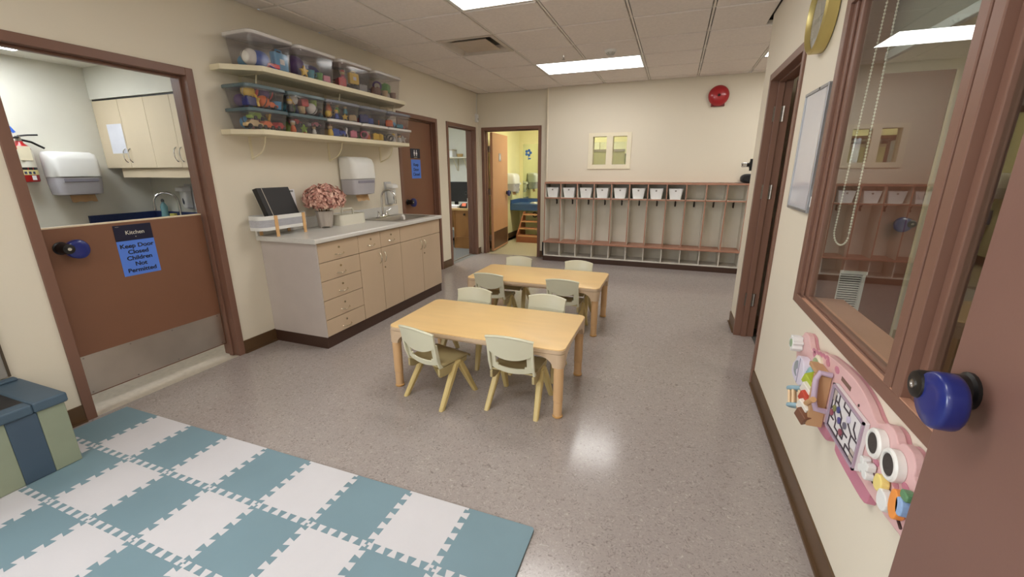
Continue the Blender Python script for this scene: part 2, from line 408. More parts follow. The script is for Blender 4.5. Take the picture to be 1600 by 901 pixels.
# small observation window in the back wall
b = MB()
for q in ((-1.256, -1.19, 1.42, 1.93), (-.70, -.635, 1.42, 1.93), (-1.19, -.70, 1.88, 1.93), (-1.19, -.70, 1.42, 1.485), (-.99, -.90, 1.485, 1.88)):
    b.box(q[0], q[1], YB-.014, YB, q[2], q[3])
w2 = st(b.build('window_2', M('cream_trim_paint', (236, 226, 200), .45, var=.02), None, .002))
for x in (-1.19, -.90): bx('pane', GLASS, w2, x, x+.2, YB+.06, YB+.066, 1.485, 1.88)
# window in the left wall, behind the camera
b = MB()
for q in ((-2.36, -2.3, .84, 2.26), (-.5, -.44, .84, 2.26), (-2.3, -.5, 2.2, 2.26), (-2.3, -.5, .84, .9), (-1.43, -1.37, .9, 2.2)): b.box(XL-.14, XL+.012, q[0], q[1], q[2], q[3])
w3 = st(b.build('window_3', BROWN, None, .002))

# ceiling: slab, grid bars, tiles
cl = st(MB().box(XL-.14, XR+.13, -3.1, 6.86, H+.06, H+.16).box(XR+.13, 3.3, 4.2, 6.86, H+.06, H+.16).build('ceiling', PLEN))
GX = [.16+.61*k for k in range(-6, 7)]; GY = [3.36+.61*k for k in range(-11, 7)]
LCELL = set()
for yc in (5.19, 2.75, .31, -2.13): LCELL |= {(round(-1.67, 2), round(yc, 2)), (round(-1.06, 2), round(yc, 2))}
LCELL |= {(.77, 5.19), (1.38, 5.19), (-2.28, 3.97)}
tile_cache = {}
def tile(x0, x1, y0, y1):
    if x1-x0 < .03 or y1-y0 < .03: return
    key = (round(x1-x0, 3), round(y1-y0, 3)); g = .018
    a, c = (x1-x0)/2, (y1-y0)/2
    if key not in tile_cache:
        mb = MB(); sec = []
        for (q, z) in ((g-.003, .014), (g-.003, -.002), (g+.003, -.008)):
            sec.append([(-a+q, -c+q, z), (a-q, -c+q, z), (a-q, c-q, z), (-a+q, c-q, z)])
        mb.rings([[Vector(p) for p in r] for r in sec], cap0=True, cap1=True)
        o = mb.build('ceiling_tile', CEIL, cl); tile_cache[key] = o.data
        off = Vector(ORG['ceiling'])
        o.location = Vector(((x0+x1)/2, (y0+y1)/2, H)) ; o.data.transform(Matrix.Translation(off)); o.location -= off
    else:
        o = bpy.data.objects.new('ceiling_tile', tile_cache[key]); COL.objects.link(o); o.parent = cl
        o.location = Vector(((x0+x1)/2, (y0+y1)/2, H)) - Vector(ORG['ceiling'])
for i in range(len(GX)-1):
    for j in range(len(GY)-1):
        x0, x1, y0, y1 = GX[i], GX[i+1], GY[j], GY[j+1]
        if (round(x0, 2), round(y0, 2)) in LCELL: continue
        ymax = 6.72 if x1 < -1.6 else YB
        y1c = min(y1, ymax)
        if y1c < -2.9 or y0 > 6.6: continue
        xa, xb = max(x0, XL), x1
        if y0 < 4.3:
            xb = min(xb, XR)
        else: xb = min(xb, 3.2)
        if xb - xa > .03: tile(xa, xb, max(y0, -3), y1c)
for x in GX:
    if x < -3.1 or x > 3.1: continue
    bx('grid_bar', BAR, cl, x-.008, x+.008, -3 if x < XR else 4.33, 6.66 if x < -1.9 else YB, H-.001, H+.03)
for y in GY:
    if -3 < y < 6.6: bx('grid_bar', BAR, cl, XL, XR if y < 4.3 else 3.2, y-.008, y+.008, H-.0015, H+.029)

# ------------------------------------------------------------------ ceiling lights
def troffer(x0, x1, y0, y1, z, e, label, group=None):
    t = thing('ceiling_light', label, 'light', ((x0+x1)/2, (y0+y1)/2, z))
    b = MB()
    for q in ((x0+.01, x1-.01, y0+.01, y0+.028), (x0+.01, x1-.01, y1-.028, y1-.01), (x0+.01, x0+.028, y0+.028, y1-.028), (x1-.028, x1-.01, y0+.028, y1-.028)):
        b.box(q[0], q[1], q[2], q[3], z-.006, z+.03)
    b.build('light_frame', WHITE, t)
    bx('diffuser', e, t, x0+.026, x1-.026, y0+.026, y1-.026, z-.003, z+.003)
    return t
WARM = emitter('fluorescent_diffuser', (1.0, .978, .943), LIGHT['main'])
COOL = emitter('kitchen_diffuser', (.93, .97, 1.0), LIGHT['kitchen'])
YEL = emitter('bathroom_diffuser', (1.0, .95, .74), LIGHT['bath'])
OFFL = emitter('office_diffuser', (.94, .98, 1.0), LIGHT['office'])
PLAY_FILL = emitter('playroom_fill_diffuser', (1.0, .93, .8), LIGHT['play'])
troffer(-1.67, -.45, 5.19, 5.80, H, WARM, 'long lit ceiling light over the far end, behind the smoke detector')
troffer(-1.67, -.45, 2.75, 3.36, H, WARM, 'lit ceiling light cut off by the top edge of the photo')
troffer(-1.67, -.45, .31, .92, H, WARM, 'ceiling light above the foam mat, out of view')
troffer(-1.67, -.45, -2.13, -1.52, H, WARM, 'ceiling light behind the camera by the rear window')
troffer(.77, 1.99, 5.19, 5.80, H, WARM, 'lit ceiling light half hidden behind the end of the right wall')
troffer(-4.86, -4.30, 1.2, 2.06, 2.306, COOL, 'bright ceiling light inside the kitchen')
troffer(-2.4, -1.2, 7.6, 8.2, H-.004, YEL, 'warm ceiling light inside the bathroom')
troffer(-4.7, -4.1, 6.2, 7.4, H-.004, OFFL, 'ceiling light inside the office')
troffer(2.0, 3.2, 1.6, 2.2, H-.004, PLAY_FILL, 'added unseen light brightening the room behind the big window')  # added fixture to brighten the adjoining room, no lamp visible there
# air diffuser
t = thing('ceiling_vent', 'square white ceiling air vent with dark open slots', 'vent', (-1.975, 4.275, H))
b = MB(); x0, x1, y0, y1 = -2.268, -1.682, 3.982, 4.568
b.rings([[Vector((cx_, cy_, z)) for cx_, cy_ in ((x0+q, y0+q), (x1-q, y0+q), (x1-q, y1-q), (x0+q, y1-q))] for q, z in ((0, H+.03), (0, H-.004), (.035, H-.008), (.075, H+.05))], cap0=False, cap1=False)
b.build('vent_frame', M('vent_paint', (200, 190, 178), .4), t)
bx('vent_cavity', BLACK, t, x0+.03, x1-.03, y0+.03, y1-.03, H+.05, H+.056)
MB().rings([[Vector((cx_, cy_, z)) for cx_, cy_ in ((x0+q, y0+q), (x1-q, y0+q), (x1-q, y1-q), (x0+q, y1-q))] for q, z in ((.12, H+.012), (.105, H-.002), (.12, H-.006))]).build('vent_panel', M('vent_panel_paint', (190, 176, 160), .35), t)
t = thing('smoke_detector', 'round white smoke detector just in front of the far ceiling light', 'smoke detector', (-.74, 4.88, H))
MB().lathe((-.74, 4.88, H), (0, 0, -1), [(.06, -.01), (.06, .012), (.055, .03), (.035, .034)], 24).build('base', WHITE, t, smooth=35)
b = MB()
for a in range(6):
    an = a*PI/3; b.cyl((-.74+.045*math.cos(an), 4.88+.045*math.sin(an), H-.03), (-.74+.028*math.cos(an), 4.88+.028*math.sin(an), H-.055), .006, n=6)
b.lathe((-.74, 4.88, H), (0, 0, -1), [(.03, .05), (.034, .056), (.02, .062)], 16).build('sensor_cage', M('detector_grey', (190, 186, 178), .4), t, smooth=35)
t = thing('sprinkler_head', 'small metal fire sprinkler head hanging from the ceiling', 'sprinkler', (-1.24, 4.90, H))
MB().lathe((-1.24, 4.90, H), (0, 0, -1), [(.03, -.01), (.03, .004), (.012, .008), (.008, .03)], 14).build('escutcheon', CHROME, t, smooth=35)
MB().cyl((-1.24, 4.90, H-.028), (-1.24, 4.90, H-.05), .005, n=8).lathe((-1.24, 4.90, H), (0, 0, -1), [(.018, .05), (.018, .053)], 12).build('deflector', STEEL, t, smooth=35)

# ------------------------------------------------------------------ doors
def lever(parent, p, n, along):
    """black hub with key hole + blue padded paddle. p on the leaf face, n out of the face, along = lever direction"""
    p, n, al = Vector(p), Vector(n).normalized(), Vector(along).normalized(); up = Vector((0, 0, 1))
    h = MB().lathe(p, n, [(.036, 0), (.036, .006), (.030, .010), (.029, .077), (.026, .084), (.02, .086)], 20).build('handle', BLACK, parent, smooth=40)
    MB().lathe(p+n*.085, n, [(.009, 0), (.009, .0035), (.0055, .0035), (.0055, .002)], 14).build('keyhole', CHROME, h, smooth=30)
    c = p + n*.060 + al*.042 - up*.008
    R = Matrix((al, up, n)).transposed()
    b = MB(); rs = []
    for q, h_ in ((.5, -.0205), (.90, -.019), (.975, -.015), (1, -.009), (1, .009), (.975, .015), (.90, .019), (.5, .021)):
        rs.append([c + R @ Vector((.054*q*math.cos(a), .054*q*math.sin(a)*(1+.10*math.cos(a)), h_)) for a in [2*PI*k_/28 for k_ in range(28)]])
    b.rings(rs); b.build('grip_cover', BLUE, h, smooth=55)
    return h
def sign_on(name, label, parent_pos, cat='sign'): return thing(name, label, cat, parent_pos)
# kitchen half door (closed)
d = thing('door_1', 'brown kitchen half door with steel kick plate', 'door', (-3.22, 1.665, .10)); d['kind'] = 'structure'
bx('door_leaf', BROWN2, d, -3.24, -3.20, 1.226, 2.104, .10, 1.105, .003)
bx('door_top_strip', M('door_edge_cream', (226, 208, 178), .4), d, -3.24, -3.20, 1.226, 2.104, 1.1055, 1.113)
k = bx('kick_plate', M('scuffed_steel', (205, 200, 192), .3, 1., var=.25, scale=1.6), d, -3.1995, -3.1975, 1.235, 2.095, .108, .352)
b = MB()
for yy in (1.26, 1.5, 1.75, 2.07):
    for zz in (.12, .34): b.cyl((-3.1975, yy, zz), (-3.196, yy, zz), .005, n=8)
b.build('screw', STEEL, k)
lever(d, (-3.20, 1.305, .995), (1, 0, 0), (0, 1, 0))
NAVY = M('navy_plate', (20, 24, 52), .4); SBLUE = M('sign_blue_paper', (86, 130, 224), .6, var=.02); INK = M('black_ink', (14, 16, 30), .6)
t = thing('kitchen_sign', 'navy Kitchen plate with blue Keep Door Closed notice below on the half door', 'sign', (-3.2, 1.667, .77))
bx('plate', NAVY, t, -3.1995, -3.196, 1.563, 1.769, .99, 1.088, .001)
bx('notice', SBLUE, t, -3.1995, -3.1985, 1.563, 1.771, .768, .99)
U, V = (0, 1, 0), (0, 0, 1)
text('lettering', 'Kitchen', .034, M('cream_lettering', (226, 222, 206), .5), t, (-3.1955, 1.672, 1.028), U, V)
text('small_mark', 'v', .014, MATS['cream_lettering'], t, (-3.1955, 1.672, 1.008), U, V)
text('small_mark', '-----', .012, MATS['cream_lettering'], t, (-3.1955, 1.583, 1.076), U, V)
for i, s in enumerate(('Keep Door', 'Closed', 'Children', 'Not', 'Permitted')):
    text('lettering', s, .036, INK, t, (-3.198, 1.668, .944-.039*i), U, V, bold=.0008, sx=1.12)
# washroom door (closed)
d = thing('door_2', 'closed brown washroom door beyond the sink counter', 'door', (-3.2, 4.92, .01)); d['kind'] = 'structure'
bx('door_leaf', BROWN2, d, -3.22, -3.18, 4.526, 5.314, .01, 2.014, .003)
lever(d, (-3.18, 4.68, 1.02), (1, 0, 0), (0, 1, 0))
t = thing('restroom_sign', 'dark restroom pictogram plate on the brown washroom door', 'sign', (-3.18, 4.92, 1.56))
bx('plate', NAVY, t, -3.1795, -3.176, 4.81, 5.03, 1.562, 1.68, .001)
b = MB()
for yy, dr in ((4.895, 0), (4.945, 1)):
    b.ball((-3.175, yy, 1.655), (.001, .009, .009), 10, 6)
    if dr: b.prism([(yy-.008, 1.643), (yy+.008, 1.643), (yy+.02, 1.612), (yy-.02, 1.612)], YZ, -3.1758, -3.175)
    else: b.box(-3.1758, -3.175, yy-.014, yy+.014, 1.612, 1.643)
    b.box(-3.1758, -3.175, yy-.009, yy-.002, 1.588, 1.612); b.box(-3.1758, -3.175, yy+.002, yy+.009, 1.588, 1.612)
b.build('pictogram', PAPER, t)
text('lettering', 'RESTROOM', .014, MATS['cream_lettering'], t, (-3.1757, 4.92, 1.568), U, V)
t = thing('door_notice', 'blue Keep Door Closed notice under the restroom plate', 'sign', (-3.18, 4.92, 1.31))
bx('notice', SBLUE, t, -3.1795, -3.1785, 4.815, 5.03, 1.31, 1.545)
for i, s in enumerate(('Keep', 'Door', 'Closed')):
    text('lettering', s, .052, INK, t, (-3.178, 4.922, 1.465-.06*i), U, V, bold=.0007, sx=1.05)
# bathroom door (open inward)
def leaf(name, num, label, hinge, ang, width, z0, z1, m, edge=None):
    """leaf standing open: hinge point, direction angle, returns thing + local basis"""
    d = thing(name, label, 'door', (hinge[0], hinge[1], z0)); d['kind'] = 'structure'
    u = Vector((math.cos(ang), math.sin(ang), 0)); n = Vector((u.y, -u.x, 0)); hp = Vector((hinge[0], hinge[1], 0))
    P = lambda a, h, z: hp + u*a + n*h + Vector((0, 0, z))
    b = MB(); R = Matrix((u, n, Vector((0, 0, 1)))).transposed()
    b.obox(P(width/2, -.022, (z0+z1)/2), (width, .044, z1-z0), R)
    b.build('door_leaf', m, d, .002)
    if edge: MB().obox(P(width+.001, -.022, (z0+z1)/2), (.003, .044, z1-z0), R).build('door_edge', edge, d)
    return d, P, R, u, n
d, P, R, u, n = leaf('door_3', 3, 'tan bathroom door standing open with a small restroom sign', (-2.93, 6.89), math.radians(94.5), .88, .015, 2.02, TANDOOR, M('door_edge_pale', (214, 184, 140), .4))
MB().obox(P(.44, .0012, .2), (.84, .002, .30), R).build('kick_plate', M('dark_kick_plate', (92, 66, 50), .35, .3, var=.15, scale=3), d)
lever(d, P(.81, 0, 1.0), n, -u)
t = thing('bathroom_sign', 'small grey restroom sign on the open tan door', 'sign', P(.40, .003, 1.6))
MB().obox(P(.40, .003, 1.63), (.13, .004, .13), R).build('plate', M('grey_plate', (150, 145, 150), .4), t)
MB().obox(P(.40, .006, 1.622), (.03, .002, .06), R).obox(P(.40, .006, 1.665), (.018, .002, .018), R).build('pictogram', PAPER, t)
# storage door leaf, open into the next room
d = thing('door_4', 'mauve brown door standing open behind the big window', 'door', (.79, 3.95, .01)); d['kind'] = 'structure'
bx('door_leaf', M('rose_brown_door', (138, 88, 72), .5, var=.03), d, .79, 1.695, 3.95, 3.99, .01, 2.05, .002)
bx('door_edge', M('door_edge_white', (226, 214, 186), .4), d, 1.696, 1.712, 3.948, 3.992, .01, 2.05)
lever(d, (1.63, 3.95, 1.025), (0, -1, 0), (-1, 0, 0))
g = MB().box(1.275, 1.29, 3.925, 3.949, .12, .62).box(1.43, 1.452, 3.925, 3.949, .12, .62).box(1.27, 1.457, 3.918, 3.949, .62, .642).box(1.275, 1.452, 3.925, 3.949, .10, .12).build('door_grille', WHITE, d)
for i in range(27):
    MB().obox((1.36, 3.936, .132+.0182*i), (.14, .012, .005), Matrix.Rotation(.5, 3, 'X')).build('louver', WHITE, g)
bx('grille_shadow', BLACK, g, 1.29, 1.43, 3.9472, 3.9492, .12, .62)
# near door, folded back against the right wall
d = thing('door_5', 'mauve brown door close to the camera with a blue padded lever', 'door', (.585, .58, .012)); d['kind'] = 'structure'
MB().prism([(.570, .10), (.565, 1.052), (.599, 1.052), (.604, .10)], XY, .012, 2.03).build('door_leaf', BROWN3, d, .002)
lever(d, (.5655, .985, 1.0), (-1, 0, 0), (0, -1, 0))

# ------------------------------------------------------------------ counter, cabinets, sink
CZ = .91; CX0, CX1, CY0, CY1 = XL, -2.50, 2.435, 4.34
FX = -2.53
def bow(b, y, z, vertical, x=FX, L=.05):
    pts = []
    for i in range(9):
        q = -1 + i/4; dx = .024*(1-q*q)**.5 if abs(q) < 1 else 0
        pts.append((x+.001+dx, y + (0 if vertical else q*L), z + (q*L if vertical else -.006*(1-q*q))))
    b.tube(pts, .0042, 6)
    return b
BRASSY = M('satin_nickel', (206, 198, 178), .22, 1., var=.04)
def front(parent, name, y0, y1, z0, z1, handle=None, lock=None, x=FX, m=LAMIN):
    f = bx(name, m, parent, x-.018, x, y0+.0026, y1-.0026, z0+.0026, z1-.0026, .0012)
    if handle: bow(MB(), handle[0], handle[1], handle[2], x).build('handle', BRASSY, f, smooth=50)
    if lock: MB().cyl((x, lock[0], lock[1]), (x+.006, lock[0], lock[1]), .0095, .008, 14).build('lock', BRASSY, f, smooth=30)
    return f
def carcass(label, y0, y1, left_panel=False):
    t = thing('base_cabinet', label, 'cabinet', ((FX+XL)/2, (y0+y1)/2, 0))
    b = MB().box(XL+.002, FX-.02, y0+.001, y0+.018, .1, .872).box(XL+.002, FX-.02, y1-.018, y1-.001, .1, .872).box(XL+.002, FX-.02, y0+.018, y1-.018, .1, .118).box(XL+.002, XL+.014, y0+.018, y1-.018, .118, .872).box(FX-.08, FX-.02, y0+.018, y1-.018, .856, .872)
    b.build('body', LAMIN_E if left_panel else LAMIN, t)
    bx('kick_base', DARKB, t, XL+.002, FX-.012, y0+(-.004 if left_panel else 0), y1, 0, .099)
    return t
t = carcass('beige base cabinet with five stacked drawers, nearest the kitchen door', 2.475, 2.935, True)
bx('end_panel', LAMIN_E, t, XL+.002, FX-.001, 2.468, 2.475, .1, .872)
zs = [.1, .242, .404, .5625, .7125, .868]
for i in range(5): front(t, 'drawer', 2.475, 2.935, zs[i], zs[i+1], (2.70, (zs[i]+zs[i+1])/2-.03, False), (2.70, (zs[i]+zs[i+1])/2+.02))
t = carcass('middle beige base cabinet with two small drawers over two doors', 2.935, 3.55)
front(t, 'drawer', 2.935, 3.24, .7125, .868, (3.10, .765, False), (3.10, .815)); front(t, 'drawer', 3.24, 3.55, .7125, .868, (3.40, .765, False), (3.40, .815))
front(t, 'cabinet_door', 2.935, 3.24, .1, .7125, (3.205, .62, True)); front(t, 'cabinet_door', 3.24, 3.55, .1, .7125, (3.275, .62, True), (3.275, .52))
t = carcass('far beige sink cabinet with a blank panel over two doors', 3.55, 4.33)
front(t, 'blank_panel', 3.55, 4.33, .7125, .868)
front(t, 'cabinet_door', 3.55, 3.94, .1, .7125, (3.905, .63, True)); front(t, 'cabinet_door', 3.94, 4.33, .1, .7125, (3.975, .63, True), (3.975, .53))
t = thing('countertop', 'light grey speckled countertop with a backsplash', 'countertop', (-2.8, 3.39, .875))
sx0, sx1, sy0, sy1 = -3.02, -2.60, 3.64, 4.22
b = MB()
for q in ((CX0+.001, sx0, CY0, CY1), (sx1, CX1-.012, CY0, CY1), (sx0, sx1, CY0, sy0), (sx0, sx1, sy1, CY1)): b.box(q[0], q[1], q[2], q[3], .873, CZ)
b.prism([(-.012, .873), (-.003, .874), (0, .88), (0, .902), (-.004, .909), (-.012, CZ)], lambda a, z, d: Vector((CX1+a, d, z)), CY0, CY1)
b.build('top', COUNTER, t)
bx('backsplash', COUNTER, t, CX0+.001, CX0+.022, CY0, CY1, CZ, CZ+.10, .004)
# sink
t = thing('sink', 'stainless steel drop-in sink with a chrome gooseneck tap', 'sink', (-2.81, 3.93, .80))
b = MB()
def rr(x0, x1, y0, y1, z, r): return [Vector((a, c, z)) for a, c in rrect(x0, x1, y0, y1, r, 5)]
b.rings([rr(sx0-.03, sx1+.012, sy0-.02, sy1+.02, CZ+.001, .03), rr(sx0-.03, sx1+.012, sy0-.02, sy1+.02, CZ+.005, .03), rr(sx0+.08, sx1-.01, sy0+.015, sy1-.015, CZ+.005, .05), rr(sx0+.085, sx1-.015, sy0+.02, sy1-.02, CZ-.01, .05), rr(sx0+.09, sx1-.02, sy0+.03, sy1-.03, CZ-.15, .05), rr(sx0+.095, sx1-.025, sy0+.035, sy1-.035, CZ-.152, .05)], cap0=False)
b.build('basin', STEEL, t, smooth=40)
MB().lathe((-2.79, 3.93, CZ-.1515), (0, 0, 1), [(.04, 0), (.04, .003), (.03, .003), (.028, .0005)], 18).build('drain', CHROME, t, smooth=40)
def gooseneck(parent, o, d, hgt, reach, handles):
    o = Vector(o); d = Vector(d).normalized(); s_ = Vector((0, 0, 1)).cross(d); r = reach/2
    b = MB().lathe(o, (0, 0, 1), [(.026, 0), (.024, .012), (.016, .03), (.0115, .034)], 18)
    pts = [o + Vector((0, 0, z)) for z in (.03, hgt*.4, hgt-r)]
    for i in range(1, 13):
        a = PI*i/12; pts.append(o + d*(r - r*math.cos(a)) + Vector((0, 0, hgt-r + r*math.sin(a))))
    pts.append(pts[-1] + Vector((0, 0, -.05))); b.tube(pts, .0105, 10)
    b.lathe(pts[-1], (0, 0, -1), [(.0125, -.02), (.013, .005), (.0125, .018), (.009, .02)], 14)
    f = b.build('faucet', CHROME, parent, smooth=50)
    if handles:
        MB().obox(o + Vector((0, 0, .006)), (.055, .26, .010), Matrix((d, s_, Vector((0, 0, 1)))).transposed()).build('faucet_plate', CHROME, f, .004)
        for q in (-1, 1):
            c = o + s_*q*.1
            h = MB().lathe(c, (0, 0, 1), [(.022, .008), (.020, .03), (.014, .045), (.016, .055), (.012, .062), (.001, .064)], 16)
            h.tube([c + Vector((0, 0, .054)), c + s_*q*.035 + d*.01 + Vector((0, 0, .062)), c + s_*q*.07 + d*.02 + Vector((0, 0, .075))], [.008, .0065, .008], 8)
            h.build('tap_handle', CHROME, f, smooth=45)
    return f
gooseneck(t, (-3.005, 3.93, CZ+.005), (1, .25, 0), .29, .155, True)

# paper towel dispensers, soap dispensers
def towel_dispenser(label, o, n, side, paper=True):
    """o = centre of the back plate on the wall at the bottom; n out of the wall, side = width direction"""
    o, n, s_ = Vector(o), Vector(n), Vector(side); Z = Vector((0, 0, 1))
    t = thing('paper_towel_dispenser', label, 'dispenser', tuple(o), 'white paper towel dispensers')
    def ring(z, wd, d0, d1, r=.03):
        return [o + s_*a + n*c + Z*z for a, c in rrect(-wd/2, wd/2, d0, d1, r, 4)]
    W = .335
    MB().rings([ring(.155, W, .002, .205, .05), ring(.16, W, .002, .212, .05), ring(.30, W, .002, .206, .05), ring(.345, W-.01, .002, .185, .045), ring(.365, W-.04, .002, .14, .04), ring(.368, W-.08, .002, .10, .03)]).build('cover', WHITE, t, smooth=50)
    MB().rings([ring(.0, W-.09, .002, .15, .03), ring(.008, W-.03, .002, .19, .045), ring(.1, W-.008, .002, .203, .05), ring(.152, W-.006, .002, .206, .05)]).build('lower_cover', GREYP, t, smooth=50)
    MB().obox(o+n*.203+Z*.128, (.24, .012, .026), Matrix((s_, n, Z)).transposed()).build('window_strip', M('grey_strip', (140, 138, 150), .3), t, .003)
    MB().obox(o+n*.2085+Z*.168+s_*.05, (.03, .002, .005), Matrix((s_, n, Z)).transposed()).build('maker_mark', M('grey_mark', (120, 120, 120), .4), t)
    if paper:
        MB().shell(lambda u, v: o + s_*(-.075+.18*u) + n*(.12+.02*v*v+.004*math.sin(u*9)) + Z*(.01-.07*v + (.004*math.sin(u*60) if v == 1 else 0)), 12, 4, .001).build('paper_sheet', KRAFT, t, smooth=60)
    return t
towel_dispenser('white towel dispenser on the wall above the sink counter', (XL, 3.585, 1.175), (1, 0, 0), (0, 1, 0))
def soap_dispenser(label, o, n, side, sc=1.0, group='white soap dispensers'):
    o, n, s_ = Vector(o), Vector(n), Vector(side); Z = Vector((0, 0, 1)); R = Matrix((s_, n, Z)).transposed()
    t = thing('soap_dispenser', label, 'dispenser', tuple(o), group)
    def ring(z, wd, d0, d1, r=.02): return [o + s_*a*sc + n*c*sc + Z*z*sc for a, c in rrect(-wd/2, wd/2, d0, d1, r, 4)]
    MB().rings([ring(0, .06, .012, .06), ring(.01, .075, .012, .075), ring(.09, .095, .012, .085), ring(.17, .1, .012, .085), ring(.172, .098, .012, .08)]).build('body', WHITE, t, smooth=50)
    MB().rings([ring(.174, .1, .012, .095), ring(.178, .105, .012, .12), ring(.21, .105, .012, .115), ring(.225, .09, .012, .08)]).build('push_lever', M('white_lever', (238, 238, 236), .3), t, smooth=50)
    MB().obox(o+n*.006*sc+Z*.115*sc, (.125*sc, .012*sc, .26*sc), R).build('back_plate', M('pale_grey_plate', (205, 204, 204), .4), t, .004)
    MB().ball(o+n*.083*sc+Z*.075*sc, (.014*sc, .006*sc, .035*sc), 12, 8, rot=R).build('level_window', M('dark_window', (70, 72, 80), .2), t, smooth=60)
    return t
soap_dispenser('white soap dispenser on the wall beside the sink, before the brown washroom door', (XL, 4.19, 1.04), (1, 0, 0), (0, 1, 0))

# things on the counter
WOOD = M('light_wood', (220, 176, 122), .5, var=.08, scale=10, stretch=(1, 1, .2))
t = thing('desk_tray', 'white wire desk organiser with light wooden legs on the counter', 'tray', (-2.98, 2.6, CZ))
MESHM = see_through('grey_mesh', (.9, .9, .92), .7, .4, 1.2, (206, 206, 212))
tx0, tx1, ty0, ty1 = -3.075, -2.90, 2.335, 2.80
def rail(z0, z1): 
    o_ = rrect(tx0, tx1, ty0, ty1, .07, 6); i_ = rrect(tx0+.006, tx1-.006, ty0+.006, ty1-.006, .065, 6)
    return [[Vector((a, c, z)) for a, c in q] for q, z in ((o_, z0), (o_, z1), (i_, z1), (i_, z0))]
for z0, z1 in ((.965, .99), (1.045, 1.075)):
    b = MB(); r = rail(z0, z1); b.rings(r+[r[0]], cap0=False, cap1=False); b.build('rail', WHITE, t, smooth=40)
b = MB(); r = rail(.99, 1.045); b.rings([[p*1 for p in r[0]], r[1]], cap0=False, cap1=False); b.build('mesh_side', MESHM, t)
MB().prism(rrect(tx0+.008, tx1-.008, ty0+.008, ty1-.008, .06, 6), XY, .966, .97).build('tray_base', WHITE, t)
for yy in (2.465, 2.735):
    for xx, q in ((tx1, .008), (tx0-.008, .008)): bx('leg', WOOD, t, xx, xx+q, yy-.014, yy+.014, CZ, 1.075, .002)
t = thing('document_box', 'black document box leaning in the white desk organiser', 'folder', (-2.96, 2.60, .972))
R = Matrix.Rotation(math.radians(-15), 3, 'Y') @ Matrix.Rotation(math.radians(0), 3, 'X')
c0 = Vector((-2.99, 2.60, .975))
def Pb(x, y, z): return c0 + R @ Vector((x, y, z))
b = MB()
def slab(x0, x1, y0, y1, z0, z1): 
    return b.add([Pb(x, y - (z*.12), z) for z in (z0, z1) for y in (y0, y1) for x in (x0, x1)], [(0, 2, 3, 1), (4, 5, 7, 6), (0, 1, 5, 4), (2, 6, 7, 3), (0, 4, 6, 2), (1, 3, 7, 5)])
slab(.004, .05, -.13, .17, 0.008, .305); b.build('box_body', M('black_card', (30, 28, 29), .5), t, .002)
b = MB(); slab(-.001, .0035, -.13, .17, 0.008, .305); b.build('back_card', M('cream_card', (210, 202, 188), .6), t)
b = MB(); slab(.0502, .0515, -.088, -.083, 0.01, .303); b.build('edge_line', M('pale_edge', (180, 172, 160), .5), t)
t = thing('paper_sheet', 'white printed sheet against the wall behind the black document box', 'paper', (XL+.03, 2.72, CZ+.1))
MB().shell(lambda u, v: (XL+.024+.012*(1-v), 2.57+.28*u, CZ+.102+.245*v), 4, 4, .0012).build('sheet', PAPER, t)
b = MB()
for i in range(4): b.box(XL+.0262, XL+.0272, 2.79+.012*i, 2.797+.012*i, 1.235, 1.25)
b.build('print', M('print_ink', (60, 56, 56), .6), t)
# plant pot with dried flowers
t = thing('flower_pot', 'pale fluted pot of dusty pink dried hydrangea flowers on the counter', 'plant', (-2.955, 3.03, CZ))
prof = []
def fl_ring(r, z): return [Vector((-2.955+r*(1+.06*math.cos(8*a))*math.cos(a), 3.03+r*(1+.06*math.cos(8*a))*math.sin(a), z)) for a in [2*PI*j/48 for j in range(48)]]
MB().rings([fl_ring(r, CZ+z) for r, z in ((.052, .012), (.055, .014), (.072, .14), (.076, .142), (.076, .15), (.068, .15), (.064, .13))], cap1=True).build('pot', M('pale_ceramic', (196, 186, 176), .35, var=.05), t, smooth=50)
b = MB()
for a in (0.3, 2.4, 4.5): b.ball((-2.955+.045*math.cos(a), 3.03+.045*math.sin(a), CZ+.009), (.012, .012, .009), 8, 5)
b.build('foot', MATS['pale_ceramic'], t, smooth=60)
PINKS = [M('petal_%d' % i, c, .7, var=.08, scale=30) for i, c in enumerate(((222, 176, 160), (204, 152, 138), (236, 200, 182), (176, 120, 110)))]
b = MB(); rnd = random.Random(3)
cen = Vector((-2.94, 3.035, 1.165))
for i in range(820):
    th = rnd.uniform(0, 2*PI); cz = rnd.uniform(-.55, 1); sr = math.sqrt(1-cz*cz); rad = rnd.uniform(.82, 1.06)
    nrm = Vector((sr*math.cos(th), sr*math.sin(th), cz))
    p = cen + Vector((nrm.x*.155, nrm.y*.182, nrm.z*.125))*rad
    p.x = max(p.x, XL+.03)
    u_ = nrm.cross(Vector((rnd.uniform(-1, 1), rnd.uniform(-1, 1), rnd.uniform(-1, 1)))).normalized(); v_ = nrm.cross(u_)
    sz = rnd.uniform(.019, .033); tl = rnd.uniform(.1, .9)
    q = [p - u_*sz*.5, p + v_*sz*.55 + nrm*sz*.3*tl, p + u_*sz*1.1 + nrm*sz*.7*tl, p - v_*sz*.55 + nrm*sz*.3*tl]
    b.add(q + [p + u_*sz*.4 + nrm*sz*.05], [(0, 3, 4), (0, 4, 1), (4, 3, 2), (1, 4, 2)], rnd.choice((0, 0, 1, 1, 2, 3)))
tag(b.build('petals', PINKS, t), kind='stuff')
MB().ball(cen, (.13, .165, .088), 20, 12).build('flower_core', PINKS[3], t, smooth=60)
b = MB()
for i in range(7): b.tube([(-2.955+.03*math.cos(i), 3.03+.03*math.sin(i), CZ+.12), (-2.95+.05*math.cos(i), 3.03+.06*math.sin(i), CZ+.2)], .003, 5)
b.build('stem', M('dry_stem', (120, 96, 62), .7), t)
